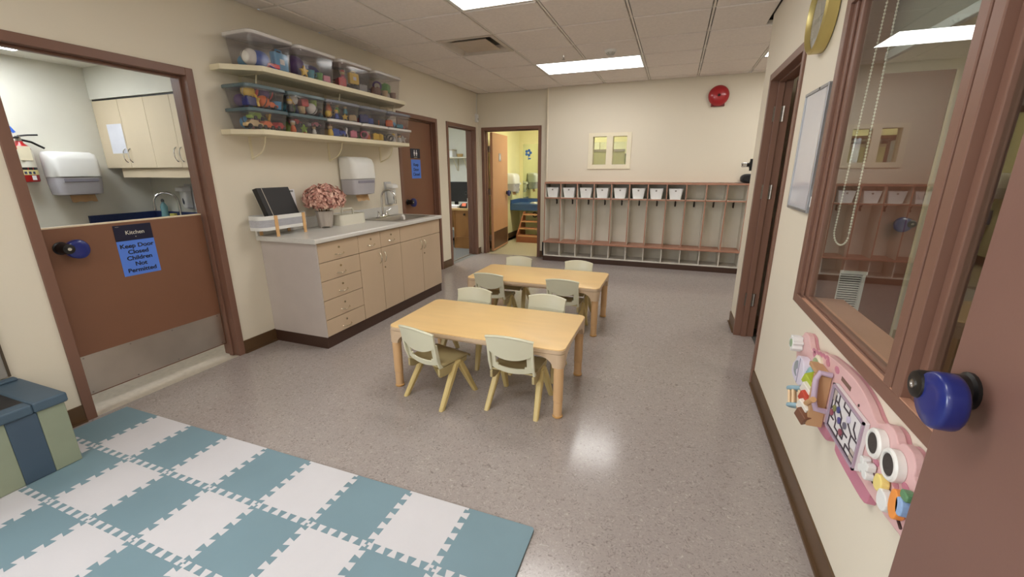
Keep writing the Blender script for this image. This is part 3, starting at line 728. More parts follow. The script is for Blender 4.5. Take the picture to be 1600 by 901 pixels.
t = thing('cleaning_caddy', 'white handled caddy between the flower pot and the sink', 'caddy', (-2.96, 3.335, CZ))
CREAMP = M('cream_white_plastic', (226, 222, 206), .4, var=.02)
o_ = [rr(-3.03, -2.885, 3.16, 3.50, z, .03) for z in (CZ, CZ+.098)]; i_ = [rr(-3.024, -2.891, 3.166, 3.494, z, .026) for z in (CZ+.098, CZ+.01)]
MB().rings(o_+i_).build('tray', CREAMP, t, smooth=40)
MB().tube([(-2.957, 3.25, CZ+.02), (-2.957, 3.25, CZ+.13), (-2.957, 3.262, CZ+.145), (-2.957, 3.388, CZ+.145), (-2.957, 3.40, CZ+.13), (-2.957, 3.40, CZ+.02)], .009, 8).build('handle', CREAMP, t, smooth=50)

# ------------------------------------------------------------------ shelves and toy bins
SHELF = M('cream_shelf_paint', (226, 216, 186), .45, var=.02)
def shelf(label, y0, y1, zt, th, x1, cham0, cham1):
    t = thing('long_shelf', label, 'shelf', (XL, (y0+y1)/2, zt-th), 'long wall shelves')
    MB().prism([(XL, y0), (XL+.10, y0), (x1, y0+cham0), (x1, y1-cham1), (XL+.10, y1), (XL, y1)], XY, zt-th, zt).build('board', SHELF, t, .002)
    for yy in (y0+.22, (y0+y1)/2+.02, y1-.22):
        b = MB(); b.box(XL+.001, XL+.004, yy-.012, yy+.012, zt-th-.17, zt-th-.001); b.box(XL+.004, XL+.19, yy-.012, yy+.012, zt-th-.004, zt-th-.001)
        b.tube([(XL+.17, yy, zt-th-.006)] + [(XL+.006+.16*math.cos(a), yy, zt-th-.01-.14*math.sin(a)) for a in (.3, .6, .9, 1.2)] + [(XL+.006, yy, zt-th-.16)], .005, 6)
        b.build('bracket', SHELF, t, smooth=40)
    return t
shelf('upper cream wall shelf holding four tall clear toy bins', 2.30, 4.40, 2.125, .035, -2.80, .16, .20)
shelf('lower cream wall shelf holding two rows of shallow toy bins', 2.30, 4.33, 1.70, .035, -2.80, .10, .10)
BIN = see_through('clear_bin_plastic', (.93, .92, .925), .06, .10, 1.45, (190, 186, 186))
LIDW = see_through('milky_lid', (.85, .85, .85), .85, .2, 1.45, (226, 222, 218))
LIDG = see_through('slate_lid', (.5, .55, .58), .75, .2, 1.45, (104, 124, 130))
LIDS = see_through('grey_lid', (.6, .6, .66), .7, .2, 1.45, (142, 146, 158))
def bin_box(label, y0, y1, z0, z1, lid, group, xb=-3.085, xf=-2.815, tap=.018, lipw=.012):
    yc = (y0+y1)/2; t = thing('storage_bin', label, 'bin', ((xb+xf)/2, yc, z0), group)
    zl = z1 - .018
    def R_(z, g, r=.045): return [Vector((a, c, z)) for a, c in rrect(xb+g, xf-g, y0+g, y1-g, r, 4)]
    MB().rings([R_(z0, tap+.004), R_(z0+.004, tap), R_(zl-.022, .006), R_(zl-.022, .001), R_(zl-.001, .001), R_(zl-.001, .008), R_(zl-.02, .009), R_(z0+.007, tap+.004), R_(z0+.0062, tap+.008)]).build('tub', BIN, t, smooth=40)
    MB().rings([R_(zl-.010, -.003), R_(zl-.008, -.006), R_(zl+.010, -.006), R_(zl+.014, -.002), R_(zl+.0145, .018), R_(zl+.018, .022), R_(zl+.0182, .03)]).build('lid', lid, t, smooth=40)
    return t
TC = {n: M('toy_'+n, c, .35, var=.04) for n, c in dict(red=(196, 48, 46), orange=(232, 112, 44), yellow=(236, 196, 60), green=(92, 160, 70), lime=(160, 200, 70), teal=(60, 150, 170), blue=(40, 84, 176), navy=(34, 42, 110), purple=(84, 50, 120), pink=(222, 130, 150), white=(226, 224, 216), black=(30, 28, 30), brown=(120, 72, 48), beige=(206, 178, 130), sky=(86, 160, 206), grey=(130, 128, 128)).items()}
USED = set()
def toy(kind, col, x, y, z, s, where, grp, rz=None, col2='black', lab=None):
    """one toy resting on z at x, y; s is its overall size"""
    rz = rnd.uniform(0, 2*PI) if rz is None else rz; m = TC[col]; c, s_ = math.cos(rz), math.sin(rz)
    Rz = Matrix.Rotation(rz, 3, 'Z'); o = Vector((x, y, z)); L = lambda a, b_, d: o + Rz @ Vector((a, b_, d))
    names = dict(ball='toy_ball', block='toy_block', car='toy_car', figure='toy_figure', cup='toy_cup', star='toy_star', ring='toy_ring', case='toy_case', brick='toy_brick', cap='toy_hat')
    cn = {'lime': 'lime green', 'sky': 'light blue', 'teal': 'teal'}.get(col, col)
    lb = lab or '%s %s %s' % (cn, names[kind].replace('_', ' '), where)
    if lb in USED: lb = lb.replace(names[kind].replace('_', ' '), names[kind].replace('_', ' ') + ', farther from the kitchen,', 1)
    if lb in USED: lb = lb.replace('farther from', 'farthest from', 1)
    USED.add(lb)
    t = thing(names[kind], lb, 'toy', (x, y, z), grp)
    b = MB()
    if kind == 'ball':
        b.ball(L(0, 0, s/2), s/2, 14, 9).build('shell', m, t, smooth=80)
        q = MB(); q.lathe(L(0, 0, s/2), Rz @ Vector((1, 0, .4)), [(s*.502, -.004), (s*.506, 0), (s*.502, .004)], 18, cap0=False, cap1=False); q.build('stripe', TC[col2], t, smooth=60)
    elif kind == 'block':
        b.obox(L(0, 0, s*.4), (s, s*.8, s*.8), Rz).build('body', m, t, s*.08)
        MB().cyl(L(-s*.2, 0, s*.8), L(-s*.2, 0, s*.9), s*.14, n=10).cyl(L(s*.2, 0, s*.8), L(s*.2, 0, s*.9), s*.14, n=10).build('stud', m, t, smooth=40)
    elif kind == 'brick':
        b.obox(L(0, 0, s*.16), (s, s*.6, s*.32), Rz).build('body', m, t, s*.04)
        q = MB()
        for a in (-.3, 0, .3): q.cyl(L(a*s, 0, s*.32), L(a*s, 0, s*.4), s*.1, n=8)
        q.build('stud', m, t, smooth=40)
    elif kind == 'car':
        pr = [(-.5, .1), (.5, .1), (.5, .26), (.3, .3), (.18, .46), (-.2, .46), (-.34, .3), (-.5, .28)]
        b.prism([(a*s, h*s) for a, h in pr], lambda a, h, d: L(a, d, h), -s*.22, s*.22).build('body', m, t, s*.03)
        for a in (-.28, .28):
            for d in (-1, 1): MB().cyl(L(a*s, d*s*.2, s*.12), L(a*s, d*s*.27, s*.12), s*.12, n=12).build('wheel', TC['black'], t, smooth=40)
    elif kind == 'figure':
        b.lathe(L(0, 0, 0), (0, 0, 1), [(s*.2, 0), (s*.24, s*.1), (s*.18, s*.4), (s*.1, s*.52)], 12).build('body', m, t, smooth=60)
        MB().ball(L(0, 0, s*.68), s*.2, 12, 8).build('head', TC['beige'], t, smooth=80)
        MB().ball(L(0, 0, s*.76), (s*.21, s*.21, s*.14), 12, 6).build('hair', TC[col2], t, smooth=80)
    elif kind == 'cup':
        b.lathe(L(0, 0, 0), (0, 0, 1), [(s*.28, 0), (s*.4, s*.7), (s*.43, s*.72), (s*.36, s*.7), (s*.26, s*.06)], 16).build('bowl', m, t, smooth=40)
        MB().tube([L(s*.36, 0, s*.55), L(s*.55, 0, s*.5), L(s*.55, 0, s*.25), L(s*.32, 0, s*.2)], s*.04, 6).build('handle', m, t, smooth=60)
    elif kind == 'star':
        pp = [((.5 if k % 2 == 0 else .24)*s*math.cos(PI/2+k*PI/5), (.5 if k % 2 == 0 else .24)*s*math.sin(PI/2+k*PI/5)) for k in range(10)]
        b.prism(pp, lambda a, h, d: L(d, a, h+s*.42), -s*.1, s*.1).build('body', m, t, s*.03)
    elif kind == 'ring':
        b.tube([L(s*.38*math.cos(a), s*.06*math.sin(2*a), s*.42+s*.38*math.sin(a)) for a in [2*PI*k/16 for k in range(16)]], s*.1, 8, closed=True).build('body', m, t, smooth=70)
    elif kind == 'case':
        b.obox(L(0, 0, s*.4), (s*.3, s*.9, s*.8), Rz).build('body', m, t, s*.06)
        MB().obox(L(s*.16, 0, s*.4), (s*.02, s*.3, s*.24), Rz).build('badge', TC['white'], t, s*.01)
        MB().tube([L(0, -s*.2, s*.8), L(0, -s*.18, s*.92), L(0, s*.18, s*.92), L(0, s*.2, s*.8)], s*.04, 6).build('handle', m, t, smooth=60)
    elif kind == 'cap':
        b.ball(L(0, 0, s*.3), (s*.4, s*.4, s*.34), 16, 8).build('crown', m, t, smooth=80)
        MB().shell(lambda u_, v_: L(s*(.3+.36*v_), s*.34*(2*u_-1)*(1-.35*v_), s*.16-s*.12*v_-s*.1*(2*u_-1)**2), 8, 4, s*.03).build('brim', m, t, smooth=60)
    return t
W_ = ['nearest the kitchen door', 'second from the kitchen door', 'third from the kitchen door', 'fourth from the kitchen door', 'nearest the washroom door']
TOP = [(2.40, 2.775), (2.805, 3.22), (3.27, 3.695), (3.75, 4.175)]
for i, (a, c) in enumerate(TOP):
    bin_box('tall clear bin with milky lid, upper shelf, ' + (W_[i] if i < 3 else 'last before the washroom door'), a, c, 2.126, 2.35, LIDW, 'clear bins on the upper shelf', xb=-3.085, xf=-2.805)
LOW = [(2.145, 2.665), (2.68, 3.06), (3.075, 3.495), (3.51, 3.905), (3.925, 4.33)]
LOW = [(2.33, 2.66), (2.68, 3.06), (3.075, 3.495), (3.51, 3.905), (3.925, 4.325)]
for i, (a, c) in enumerate(LOW):
    bin_box('shallow clear bin, lower shelf, bottom row, ' + W_[i], a, c, 1.701, 1.847, LIDG if i < 2 else LIDW, 'shallow bins on the lower shelf')
    bin_box('shallow clear bin, lower shelf, top row, ' + W_[i], a, c, 1.849, 2.003, LIDG if i < 2 else LIDS, 'shallow bins on the lower shelf')
FXB = -2.87
def fill(items, y0, y1, z, where, grp):
    n = len(items)
    items = [(k_, c_, s_*(1.22 if z < 2 else 1.1)) for k_, c_, s_ in items]
    for k, (kind, col, s) in enumerate(items):
        y = y0 + (y1-y0)*(k+.5)/n; up = (y1-y0)/n < .72*s and k % 2 == 1; zz_ = z + (.058 if up else 0)
        toy(kind, col, FXB + .004 - (.0 if k % 2 == 0 else .03 if up else .015) - s*.2, y, zz_, s, where, grp, rz=None if kind not in ('car', 'case') else rnd.uniform(1.2, 1.9) if kind == 'car' else rnd.uniform(-.3, .3), col2=rnd.choice(['black', 'white', 'yellow', 'red', 'brown']))
    for k in range(max(2, n-2)):
        kind, col, s = items[(k*3+1) % n]
        toy('ball' if kind in ('case', 'cap', 'car') else kind, rnd.choice(list(TC)), -3.0, y0+.03+(y1-y0-.06)*(k+.5)/max(2, n-2), z, min(s, .09), where.replace('in the', 'behind in the', 1), grp + ', back row')
zt = 2.134
g = 'toys in the tall bin nearest the kitchen door'; w_ = 'in the tall upper bin nearest the kitchen door'
toy('ball', 'white', -2.90, 2.455, zt, .11, w_, g, col2='black'); toy('cap', 'blue', -2.89, 2.52, zt, .17, w_, g, rz=1.2); toy('cap', 'sky', -3.0, 2.50, zt, .13, w_, g, rz=2.0)
toy('case', 'sky', -2.87, 2.68, zt, .155, w_, g, rz=0.15); toy('brick', 'red', -2.85, 2.59, zt, .09, w_, g, rz=1.4); toy('brick', 'yellow', -3.0, 2.66, zt, .09, w_, g)
g = 'toys in the second tall bin'; w_ = 'in the second tall upper bin'
toy('ball', 'purple', -2.97, 2.91, zt, .17, w_, g, col2='purple'); toy('cap', 'navy', -2.96, 3.06, zt, .20, w_, g, rz=.6); toy('cup', 'teal', -2.862, 2.965, zt, .085, w_, g); toy('star', 'yellow', -2.845, 2.885, zt, .09, w_, g, rz=0)
toy('cup', 'green', -2.86, 3.055, zt, .08, w_, g); toy('block', 'pink', -2.86, 3.13, zt, .06, w_, g); toy('star', 'beige', -3.03, 3.15, zt, .14, w_, g, rz=.2)
fill([('block', 'red', .08), ('figure', 'pink', .1), ('brick', 'black', .1), ('case', 'yellow', .11), ('block', 'grey', .07)], 3.30, 3.66, zt, 'in the third tall upper bin', 'toys in the third tall bin')
fill([('block', 'brown', .08), ('ring', 'purple', .09), ('cup', 'beige', .08), ('block', 'green', .09), ('cup', 'brown', .08)], 3.79, 4.14, zt, 'in the last tall upper bin', 'toys in the last tall bin')
rows = [
 (0, 1, [('block', 'navy', .06), ('ball', 'yellow', .075), ('star', 'yellow', .08), ('ring', 'red', .08), ('ball', 'orange', .07), ('ball', 'purple', .08), ('car', 'orange', .08), ('ball', 'black', .07), ('cup', 'sky', .065)]),
 (0, 0, [('car', 'beige', .10), ('car', 'lime', .10), ('car', 'orange', .10), ('ring', 'yellow', .075), ('car', 'red', .10)]),
 (1, 1, [('figure', 'black', .09), ('ball', 'white', .07), ('cup', 'beige', .06), ('block', 'red', .06), ('ball', 'white', .075), ('cup', 'lime', .075)]),
 (1, 0, [('figure', 'orange', .08), ('car', 'red', .08), ('star', 'lime', .06), ('brick', 'grey', .06), ('figure', 'white', .06), ('car', 'pink', .07)]),
 (2, 1, [('ball', 'yellow', .05), ('figure', 'orange', .09), ('figure', 'blue', .07), ('figure', 'green', .07), ('star', 'yellow', .05), ('figure', 'teal', .07), ('block', 'beige', .05)]),
 (2, 0, [('figure', 'yellow', .09), ('block', 'blue', .06), ('car', 'blue', .09), ('ring', 'white', .08), ('block', 'pink', .06)]),
 (3, 1, [('block', 'navy', .07), ('block', 'blue', .05), ('star', 'orange', .04)]),
 (3, 0, [('ring', 'pink', .07), ('figure', 'orange', .07), ('block', 'yellow', .06), ('block', 'yellow', .06)]),
 (4, 1, [('block', 'orange', .06), ('car', 'sky', .09), ('brick', 'teal', .08), ('brick', 'red', .06)]),
 (4, 0, [('ring', 'grey', .07), ('figure', 'white', .08), ('figure', 'white', .08), ('star', 'white', .07)]),
]
for i, top, items in rows:
    a, c = LOW[i]; fill(items, a+.035, c-.03, 1.857 if top else 1.709, 'in the %s-row bin %s' % ('top' if top else 'bottom', W_[i]), 'toys in the %s row bin %s' % ('top' if top else 'bottom', W_[i]))

# ------------------------------------------------------------------ cubbies along the back wall
CUBI = M('cubby_laminate', (230, 225, 212), .45, var=.02); EDGE = M('cubby_edge_band', (172, 124, 102), .45, var=.04); CUBW = M('cubby_white_edge', (216, 212, 202), .45, var=.02)
t = thing('cubby_lockers', 'long row of cubbies with coat hooks and a bench along the back wall', 'lockers', (-.48, 6.62, 0))
qx0, qx1, qf, qb = -1.884, .932, 6.47, 6.775; NP = 11; pit = (qx1-qx0)/NP
bx('top_panel', [EDGE], t, qx0, qx1, qf, qb, 1.206, 1.23, .001)
bx('back_panel', CUBI, t, qx0, qx1, qb-.008, qb, .07, 1.206)
bx('shelf', CUBI, t, qx0, qx1, qf+.003, qb-.008, .985, 1.0); bx('shelf_edge', EDGE, t, qx0, qx1, qf, qf+.003, .983, 1.001)
bx('bench', EDGE, t, qx0-.006, qx1+.006, qf-.03, qb-.008, .296, .318, .002)
bx('bottom_panel', CUBW, t, qx0, qx1, qf, qb-.008, .078, .094)
bx('kick_base', DARKB, t, qx0-.012, qx1, qf+.002, qb, 0, .078); bx('end_panel', BLACK, t, qx0-.035, qx0-.0145, qf+.03, qb-.1, .078, .294)
for i in range(NP+1):
    x = qx0 + pit*i; x0, x1 = (x, x+.014) if i == 0 else (x-.014, x) if i == NP else (x-.007, x+.007)
    dv = bx('divider', CUBI, t, x0, x1, qf+.003, qb-.008, .318, 1.206); MB().box(x0, x1, qf, qf+.003, .318, 1.206).build('divider_edge', EDGE, dv)
    dv = bx('lower_divider', CUBI, t, x0, x1, qf+.003, qb-.008, .094, .296); MB().box(x0, x1, qf, qf+.003, .094, .296).build('divider_edge', CUBW, dv)
hk = None
for i in range(NP):
    xc = qx0 + pit*(i+.5)
    if hk is None:
        b = MB(); y = qb-.012; b.box(xc-.011, xc+.011, y-.004, y+.003, .885, .955)
        b.tube([(xc, y-.004, .935), (xc, y-.03, .938), (xc, y-.045, .955), (xc, y-.045, .968)], .006, 6)
        b.tube([(xc, y-.004, .90), (xc, y-.025, .885), (xc, y-.035, .895), (xc, y-.035, .91)], .005, 6)
        hk = b.build('coat_hook', M('dark_bronze', (52, 42, 36), .4, .6), t, smooth=50)
    else:
        o = hk.copy(); COL.objects.link(o); o.location.x += pit*i
WBIN = M('white_fabric_bin', (236, 236, 236), .6, var=.02, bump=.1, bscale=300)
names = ['leftmost in the cubbies, beside the bathroom door', 'second from the left end', 'third from the left end', 'fourth from the left end', 'fourth from the right of the eight', 'third from the right of the eight', 'second from the right of the eight', 'rightmost, next to the three empty cubbies']
proto = None
for i in range(8):
    xc = qx0 + pit*(i+.5) - .012 + .002*(i % 3); yf = 6.52
    if proto is None:
        t2 = thing('cubby_bin', 'white tapered bin in the cubbies, ' + names[0], 'bin', (xc, 6.60, 1.0005), 'white bins in the top cubbies')
        def R2(z, q, wq): return [Vector((a, c, z)) for a, c in rrect(xc-wq, xc+wq, 6.515+q, 6.70-q, .012, 3)]
        MB().rings([R2(1.001, .012, .072), R2(1.15, 0, .096), R2(1.15, .004, .092), R2(1.006, .016, .068)]).build('tub', WBIN, t2, smooth=40)
        MB().lathe((xc, 6.5175, 1.118), (0, -1, .08), [(.012, -.001), (.012, .003), (.007, .003), (.007, .0005)], 14).build('grommet', M('grommet_metal', (150, 146, 140), .35, .7), t2, smooth=40)
        bx('grommet_hole', BLACK, t2, xc-.004, xc+.004, 6.5145, 6.516, 1.114, 1.122)
        proto = t2; base = xc
    else:
        dup(proto, (xc, 6.60 - .003*(i % 2), 1.0005), (i % 3 - 1)*.03, 'white tapered bin in the cubbies, ' + names[i], None)
t = thing('portable_speaker', 'black rounded speaker on top of the cubbies by the right wall', 'speaker', (.915, 6.54, 1.231))
MB().rings([[Vector((.915 + q*.1*math.copysign(abs(math.cos(a))**.8, math.cos(a)), y, 1.232+.06+q*.0595*math.copysign(abs(math.sin(a))**.8, math.sin(a)))) for a in [2*PI*k/28 for k in range(28)]] for y, q in ((6.49, .85), (6.495, .97), (6.51, 1), (6.57, 1), (6.585, .97), (6.59, .85))]).build('housing', BLACK, t, smooth=50)
MB().rings([[Vector((.915 + q*.1*math.cos(a), y, 1.292+q*.055*math.sin(a))) for a in [2*PI*k/28 for k in range(28)]] for y, q in ((6.49, .8), (6.486, .7))]).build('grille_cloth', M('speaker_cloth', (30, 30, 32), .9, var=.3, scale=300), t)

# ------------------------------------------------------------------ tables
TTOP = M('maple_laminate', (236, 199, 138), .36, var=.035, scale=3, stretch=(1, 6, 1)); TEDGE = M('beige_edge', (206, 180, 150), .45, var=.02); TLEG = M('beige_leg_plastic', (214, 174, 128), .42, var=.03)
def table(label, x0, x1, y0, y1, h):
    t = thing('play_table', label, 'table', ((x0+x1)/2, (y0+y1)/2, 0), 'low rectangular play tables')
    def Q(z, g, r=.045): return [Vector((a, c, z)) for a, c in rrect(x0+g, x1-g, y0+g, y1-g, r, 6)]
    MB().rings([Q(h-.006, .002), Q(h-.001, .002), Q(h, .004)]).build('tabletop', TTOP, t, smooth=40)
    MB().rings([Q(h-.030, .003), Q(h-.028, 0), Q(h-.008, 0), Q(h-.0062, .002)]).build('edge_band', TEDGE, t, smooth=40)
    b = MB()
    for (a, c, d, e) in ((x0+.06, x1-.06, y0+.03, y0+.042), (x0+.06, x1-.06, y1-.042, y1-.03), (x0+.03, x0+.042, y0+.06, y1-.06), (x1-.042, x1-.03, y0+.06, y1-.06)): b.box(a, c, d, e, h-.05, h-.0305)
    b.build('apron', TEDGE, t)
    for sx in (-1, 1):
        for sy in (-1, 1):
            cx_ = (x0 if sx < 0 else x1) - sx*.036; cy_ = (y0 if sy < 0 else y1) - sy*.036
            # corner bracket: curved gusset along both edges
            prof = [(.012, -.032), (.012, -.115), (-.030, -.115)] + [(-.032 - .10*(1-math.cos(q)), -.110 + .062*math.sin(q)) for q in [PI/2*k/7 for k in range(8)]] + [(-.15, -.046), (-.15, -.032)]
            b = MB(); b.prism(prof, lambda a, z, d: Vector((cx_+sx*a, cy_+sy*d, h+z)), .008, .0325)
            b.prism(prof, lambda a, z, d: Vector((cx_+sx*d, cy_+sy*a, h+z)), .008, .0325)
            b.cyl((cx_, cy_, h-.115), (cx_, cy_, h-.031), .034, n=20)
            b.build('corner_bracket', TEDGE, t, smooth=40)
            lg = MB().lathe((cx_, cy_, 0), (0, 0, 1), [(.022, .012), (.0265, .014), (.0265, .100), (.0255, .103), (.0285, .106), (.0295, h-.114)], 20).build('leg', TLEG, t, smooth=40)
            MB().lathe((cx_, cy_, 0), (0, 0, 1), [(.027, 0), (.030, .004), (.030, .012), (.024, .016)], 20).build('foot', M('leg_foot', (206, 160, 100), .5), lg, smooth=40)
    return t
table('low maple table nearest the camera with four small chairs', -1.665, -.490, 2.125, 2.765, .44)
table('low maple table farther back, before the cubbies', -1.765, -.515, 3.465, 4.085, .44)

# ------------------------------------------------------------------ chairs (front is +y)
CB = M('chair_sage_plastic', (214, 211, 186), .28, var=.02, bump=.03, bscale=250); CS = M('chair_seat_shaded_plastic', (182, 166, 122), .42, var=.02); CLG = M('chair_leg_plastic', (206, 184, 124), .42, var=.03)  # seat colour is darkened with the shade it sits in
def chair0():
    t = thing('toddler_chair', 'x', 'chair', (0, 0, 0), 'small plastic toddler chairs')
    def seat(u, v):
        x = -.142 + .284*u; y = -.135 + .285*v
        z = .268 - .012*math.sin(PI*u)*math.sin(PI*min(1, v*1.1)) - .028*max(0, (v-.8)/.2)**2
        k = 1 - .10*max(0, (v-.75)/.25)**2 - .06*max(0, (.15-v)/.15)
        return (x*k, y, z)
    MB().shell(seat, 14, 14, .010).build('seat', CS, t, smooth=50)
    # apron under the seat: side and rear skirts
    for s in (-1, 1):
        b = MB(); b.prism([(-.14, .262), (.11, .262), (.10, .232), (.03, .225), (-.03, .205), (-.10, .200), (-.14, .215)], lambda a, z, d: Vector((s*d, a, z)), .124, .140)
        b.build('seat_apron', CS, t, .003)
    def by(z): return -.128 - .19*(z-.26)          # rake of the back
    def back(u, v):
        q = 2*u-1; zb = .364 + .044*abs(q)**2.2; ztp = .492 + .020*(1-q*q)
        z = zb + (ztp-zb)*v; wd = .146 - .006*(1-v)
        return (q*wd, by(z) - .020*(1-q*q) - .014, z)
    MB().shell(back, 18, 10, -.013).build('backrest', CB, t, smooth=50)
    b = MB(); rim = [back(i/18, 1) for i in range(19)]; b.tube([(x, y+.006, z) for x, y, z in rim], .0085, 6); b.build('top_rim', CB, t, smooth=70)
    def frame_(u, v):
        q = 2*u-1; z0 = .290 - .024*(1-q*q); z1 = .42
        z = z0 + (z1-z0)*v; return (q*.139, by(z) - .018*(1-q*q) + .002, z)
    def hole(i, j): return 3 <= i < 17 and 2 <= j < 8 and not (j == 2 and i in (3, 16))
    MB().shell(frame_, 20, 10, -.010, skip=hole).build('back_frame', CB, t, smooth=50)
    for s in (-1, 1):
        b = MB(); b.prism([(-.135, .262), (-.105, .262), (-.135, .30), (-.166, .44), (-.178, .44), (-.16, .33)], lambda a, z, d: Vector((s*d, a, z)), .128, .143)
        b.build('side_flange', CB, t, .003)
    for s in (-1, 1):
        for q in (-1, 1):
            top = Vector((s*.136, .022+q*.016, .250)); ft = Vector((s*.158, q*.158, 0))
            d = (ft-top); Z = Vector((0, 0, 1)); b = MB(); rs = []
            for f, wd in ((0, .018), (.3, .0195), (.8, .016), (1.0, .0145)):
                p = top + d*f; rs.append([p + Vector((x*wd, y*wd*1.15, 0)) for x, y in ((-.6, -1), (.6, -1), (1, -.6), (1, .6), (.6, 1), (-.6, 1), (-1, .6), (-1, -.6))])
            b.rings(rs); b.build('leg', CLG, t, .002)
        MB().ball((s*.136, .022, .250), (.019, .034, .018), 12, 8).build('leg_joint', CLG, t, smooth=70)
    return t
c0_ = chair0()
spots = [(-1.315, 2.17, math.radians(-15), 'toddler chair turned askew, front left of the near table'),
         (-.790, 2.24, math.radians(-1), 'toddler chair at the front of the near table, by its right leg'),
         (-1.395, 2.705, math.radians(181), 'toddler chair behind the near table, at its left half'),
         (-.815, 2.715, math.radians(178), 'toddler chair behind the near table, at its right half'),
         (-1.50, 3.585, math.radians(-2), 'toddler chair in front of the far table, at its left half'),
         (-.82, 3.595, math.radians(-1), 'toddler chair in front of the far table, at its right half'),
         (-1.49, 4.005, math.radians(180), 'toddler chair behind the far table, toward the doors'),
         (-.845, 4.005, math.radians(179), 'toddler chair behind the far table, toward the cubbies')]
for i, (x, y, a, lb) in enumerate(spots):
    if i == 0: c0_.location = (x, y, 0); c0_.rotation_euler = (0, 0, a); c0_['label'] = lb
    else: dup(c0_, (x, y, 0), a, lb, None)

# ------------------------------------------------------------------ foam puzzle mat
TEAL = M('teal_foam', (118, 144, 154), .62, var=.05, scale=2.5, bump=.12, bscale=500); PALE = M('pale_foam', (206, 204, 207), .62, var=.02, bump=.12, bscale=500)
mat = thing('foam_puzzle_mat', 'teal and white checkered foam puzzle mat on the floor', 'play mat', (-1.6, .3, 0))
TX, TY, NT = .2935, .3035, 5
def seam(a, b_, n, ph):
    """jagged dovetail line between two tiles, always given in the same direction so both tiles share it"""
    a, b_, n = Vector(a), Vector(b_), Vector(n); d = b_-a; L_ = d.length; d = d/L_; st_ = L_/(2*NT+1); dep, fl_ = .0145, .004
    out = [a, a+d*st_*.45]; cur = ph
    out.append(a + d*(st_*.45-fl_*.5) + n*dep*cur)
    for k in range(1, 2*NT+1):
        p = a + d*st_*k
        if k == 2*NT: p -= d*st_*.0
        out.append(p + n*dep*cur + d*fl_); out.append(p - n*dep*cur - d*fl_); cur = -cur
    out.append(b_ - d*(st_*.45-fl_*.5) + n*dep*cur); out.append(b_ - d*st_*.45); out.append(b_)
    return [(p.x, p.y) for p in out]
def mat_tile(x0, y0, i, j, ni, nj):
    x1, y1 = x0+TX, y0+TY; s = 1 if (i+j) % 2 == 0 else -1
    B_ = [(x0, y0), (x1, y0)] if j == 0 else seam((x0, y0), (x1, y0), (0, 1), s)
    R_ = [(x1, y0), (x1, y1)] if i == ni-1 else seam((x1, y0), (x1, y1), (1, 0), s)
    T_ = [(x0, y1), (x1, y1)] if j == nj-1 else seam((x0, y1), (x1, y1), (0, 1), -s)
    L_ = [(x0, y0), (x0, y1)] if i == 0 else seam((x0, y0), (x0, y1), (1, 0), -s)
    pts = B_[:-1] + R_[:-1] + T_[::-1][:-1] + L_[::-1][:-1]
    if i == ni-1 and j == nj-1:      # rounded outer corner
        r = .012; k = [n_ for n_, p in enumerate(pts) if abs(p[0]-x1) < 1e-6 and abs(p[1]-y1) < 1e-6][0]
        pts[k:k+1] = [(x1-r+r*math.cos(a), y1-r+r*math.sin(a)) for a in (0, PI/6, PI/3, PI/2)]
    cx_, cy_ = (x0+x1)/2, (y0+y1)/2; pts = [(cx_+(a-cx_)*.998, cy_+(c-cy_)*.998) for a, c in pts]
    m = TEAL if s > 0 else PALE
    o = MB().prism(pts, XY, 0.0005, .0115).build('foam_tile', m, mat); o['label'] = 'teal foam tile' if s > 0 else 'pale grey white foam tile'
NI, NJ = 9, 7; MX1, MY1 = -.405, 1.330
for i in range(NI):
    for j in range(NJ):
        x0, y0 = MX1 - TX*(NI-i), MY1 - TY*(NJ-j)
        mat_tile(x0, y0, i, j, NI, NJ)

# ------------------------------------------------------------------ soft play bench, leaning panel
SB, SG, ST = M('slate_blue_vinyl', (74, 94, 110), .5, var=.05, bump=.1, bscale=25), M('sage_vinyl', (146, 154, 132), .5, var=.05, bump=.12, bscale=20), M('deep_blue_vinyl', (68, 86, 104), .5, var=.05, bump=.12, bscale=20)
t = thing('soft_play_block', 'blue topped soft block with green and blue stripes on the foam mat', 'foam block', (-2.88, .5, .012))
ys = [.945, .846, .740, .646, .54, .44, .34, .24, .14]
cols = [SG, ST, SG, ST, SG, ST, SG, ST]
for a, c, m in zip(ys, ys[1:], cols): bx('side_panel', m, t, -3.085, -2.68, c, a, .0125, .335, .004)
b = MB()
for q in ((-3.09, -2.667, .13, .215), (-3.09, -2.667, .895-.06, .958), (-2.735, -2.667, .215, .835), (-3.09, -3.022, .215, .835)): b.box(q[0], q[1], q[2], q[3], .336, .385)
b.build('lid_border', SB, t, .010, seg=3)
bx('lid_inset', M('black_vinyl', (34, 34, 36), .35, var=.1), t, -3.022, -2.735, .215, .835, .336, .378)
bx('back_bolster', SB, t, -3.092, -3.05, .13, .94, .3855, .400, .005)
t = thing('leaning_panel', 'grey framed panel standing against the wall behind the soft block', 'panel', (-3.09, .52, .4))
bx('sheet', M('grey_acrylic', (150, 146, 140), .25, var=.04), t, XL+.002, XL+.012, .1, .925, .402, 1.3); bx('frame_rail', M('bronze_trim', (92, 80, 66), .4, .4), t, XL+.002, XL+.016, .925, .935, .402, 1.3)

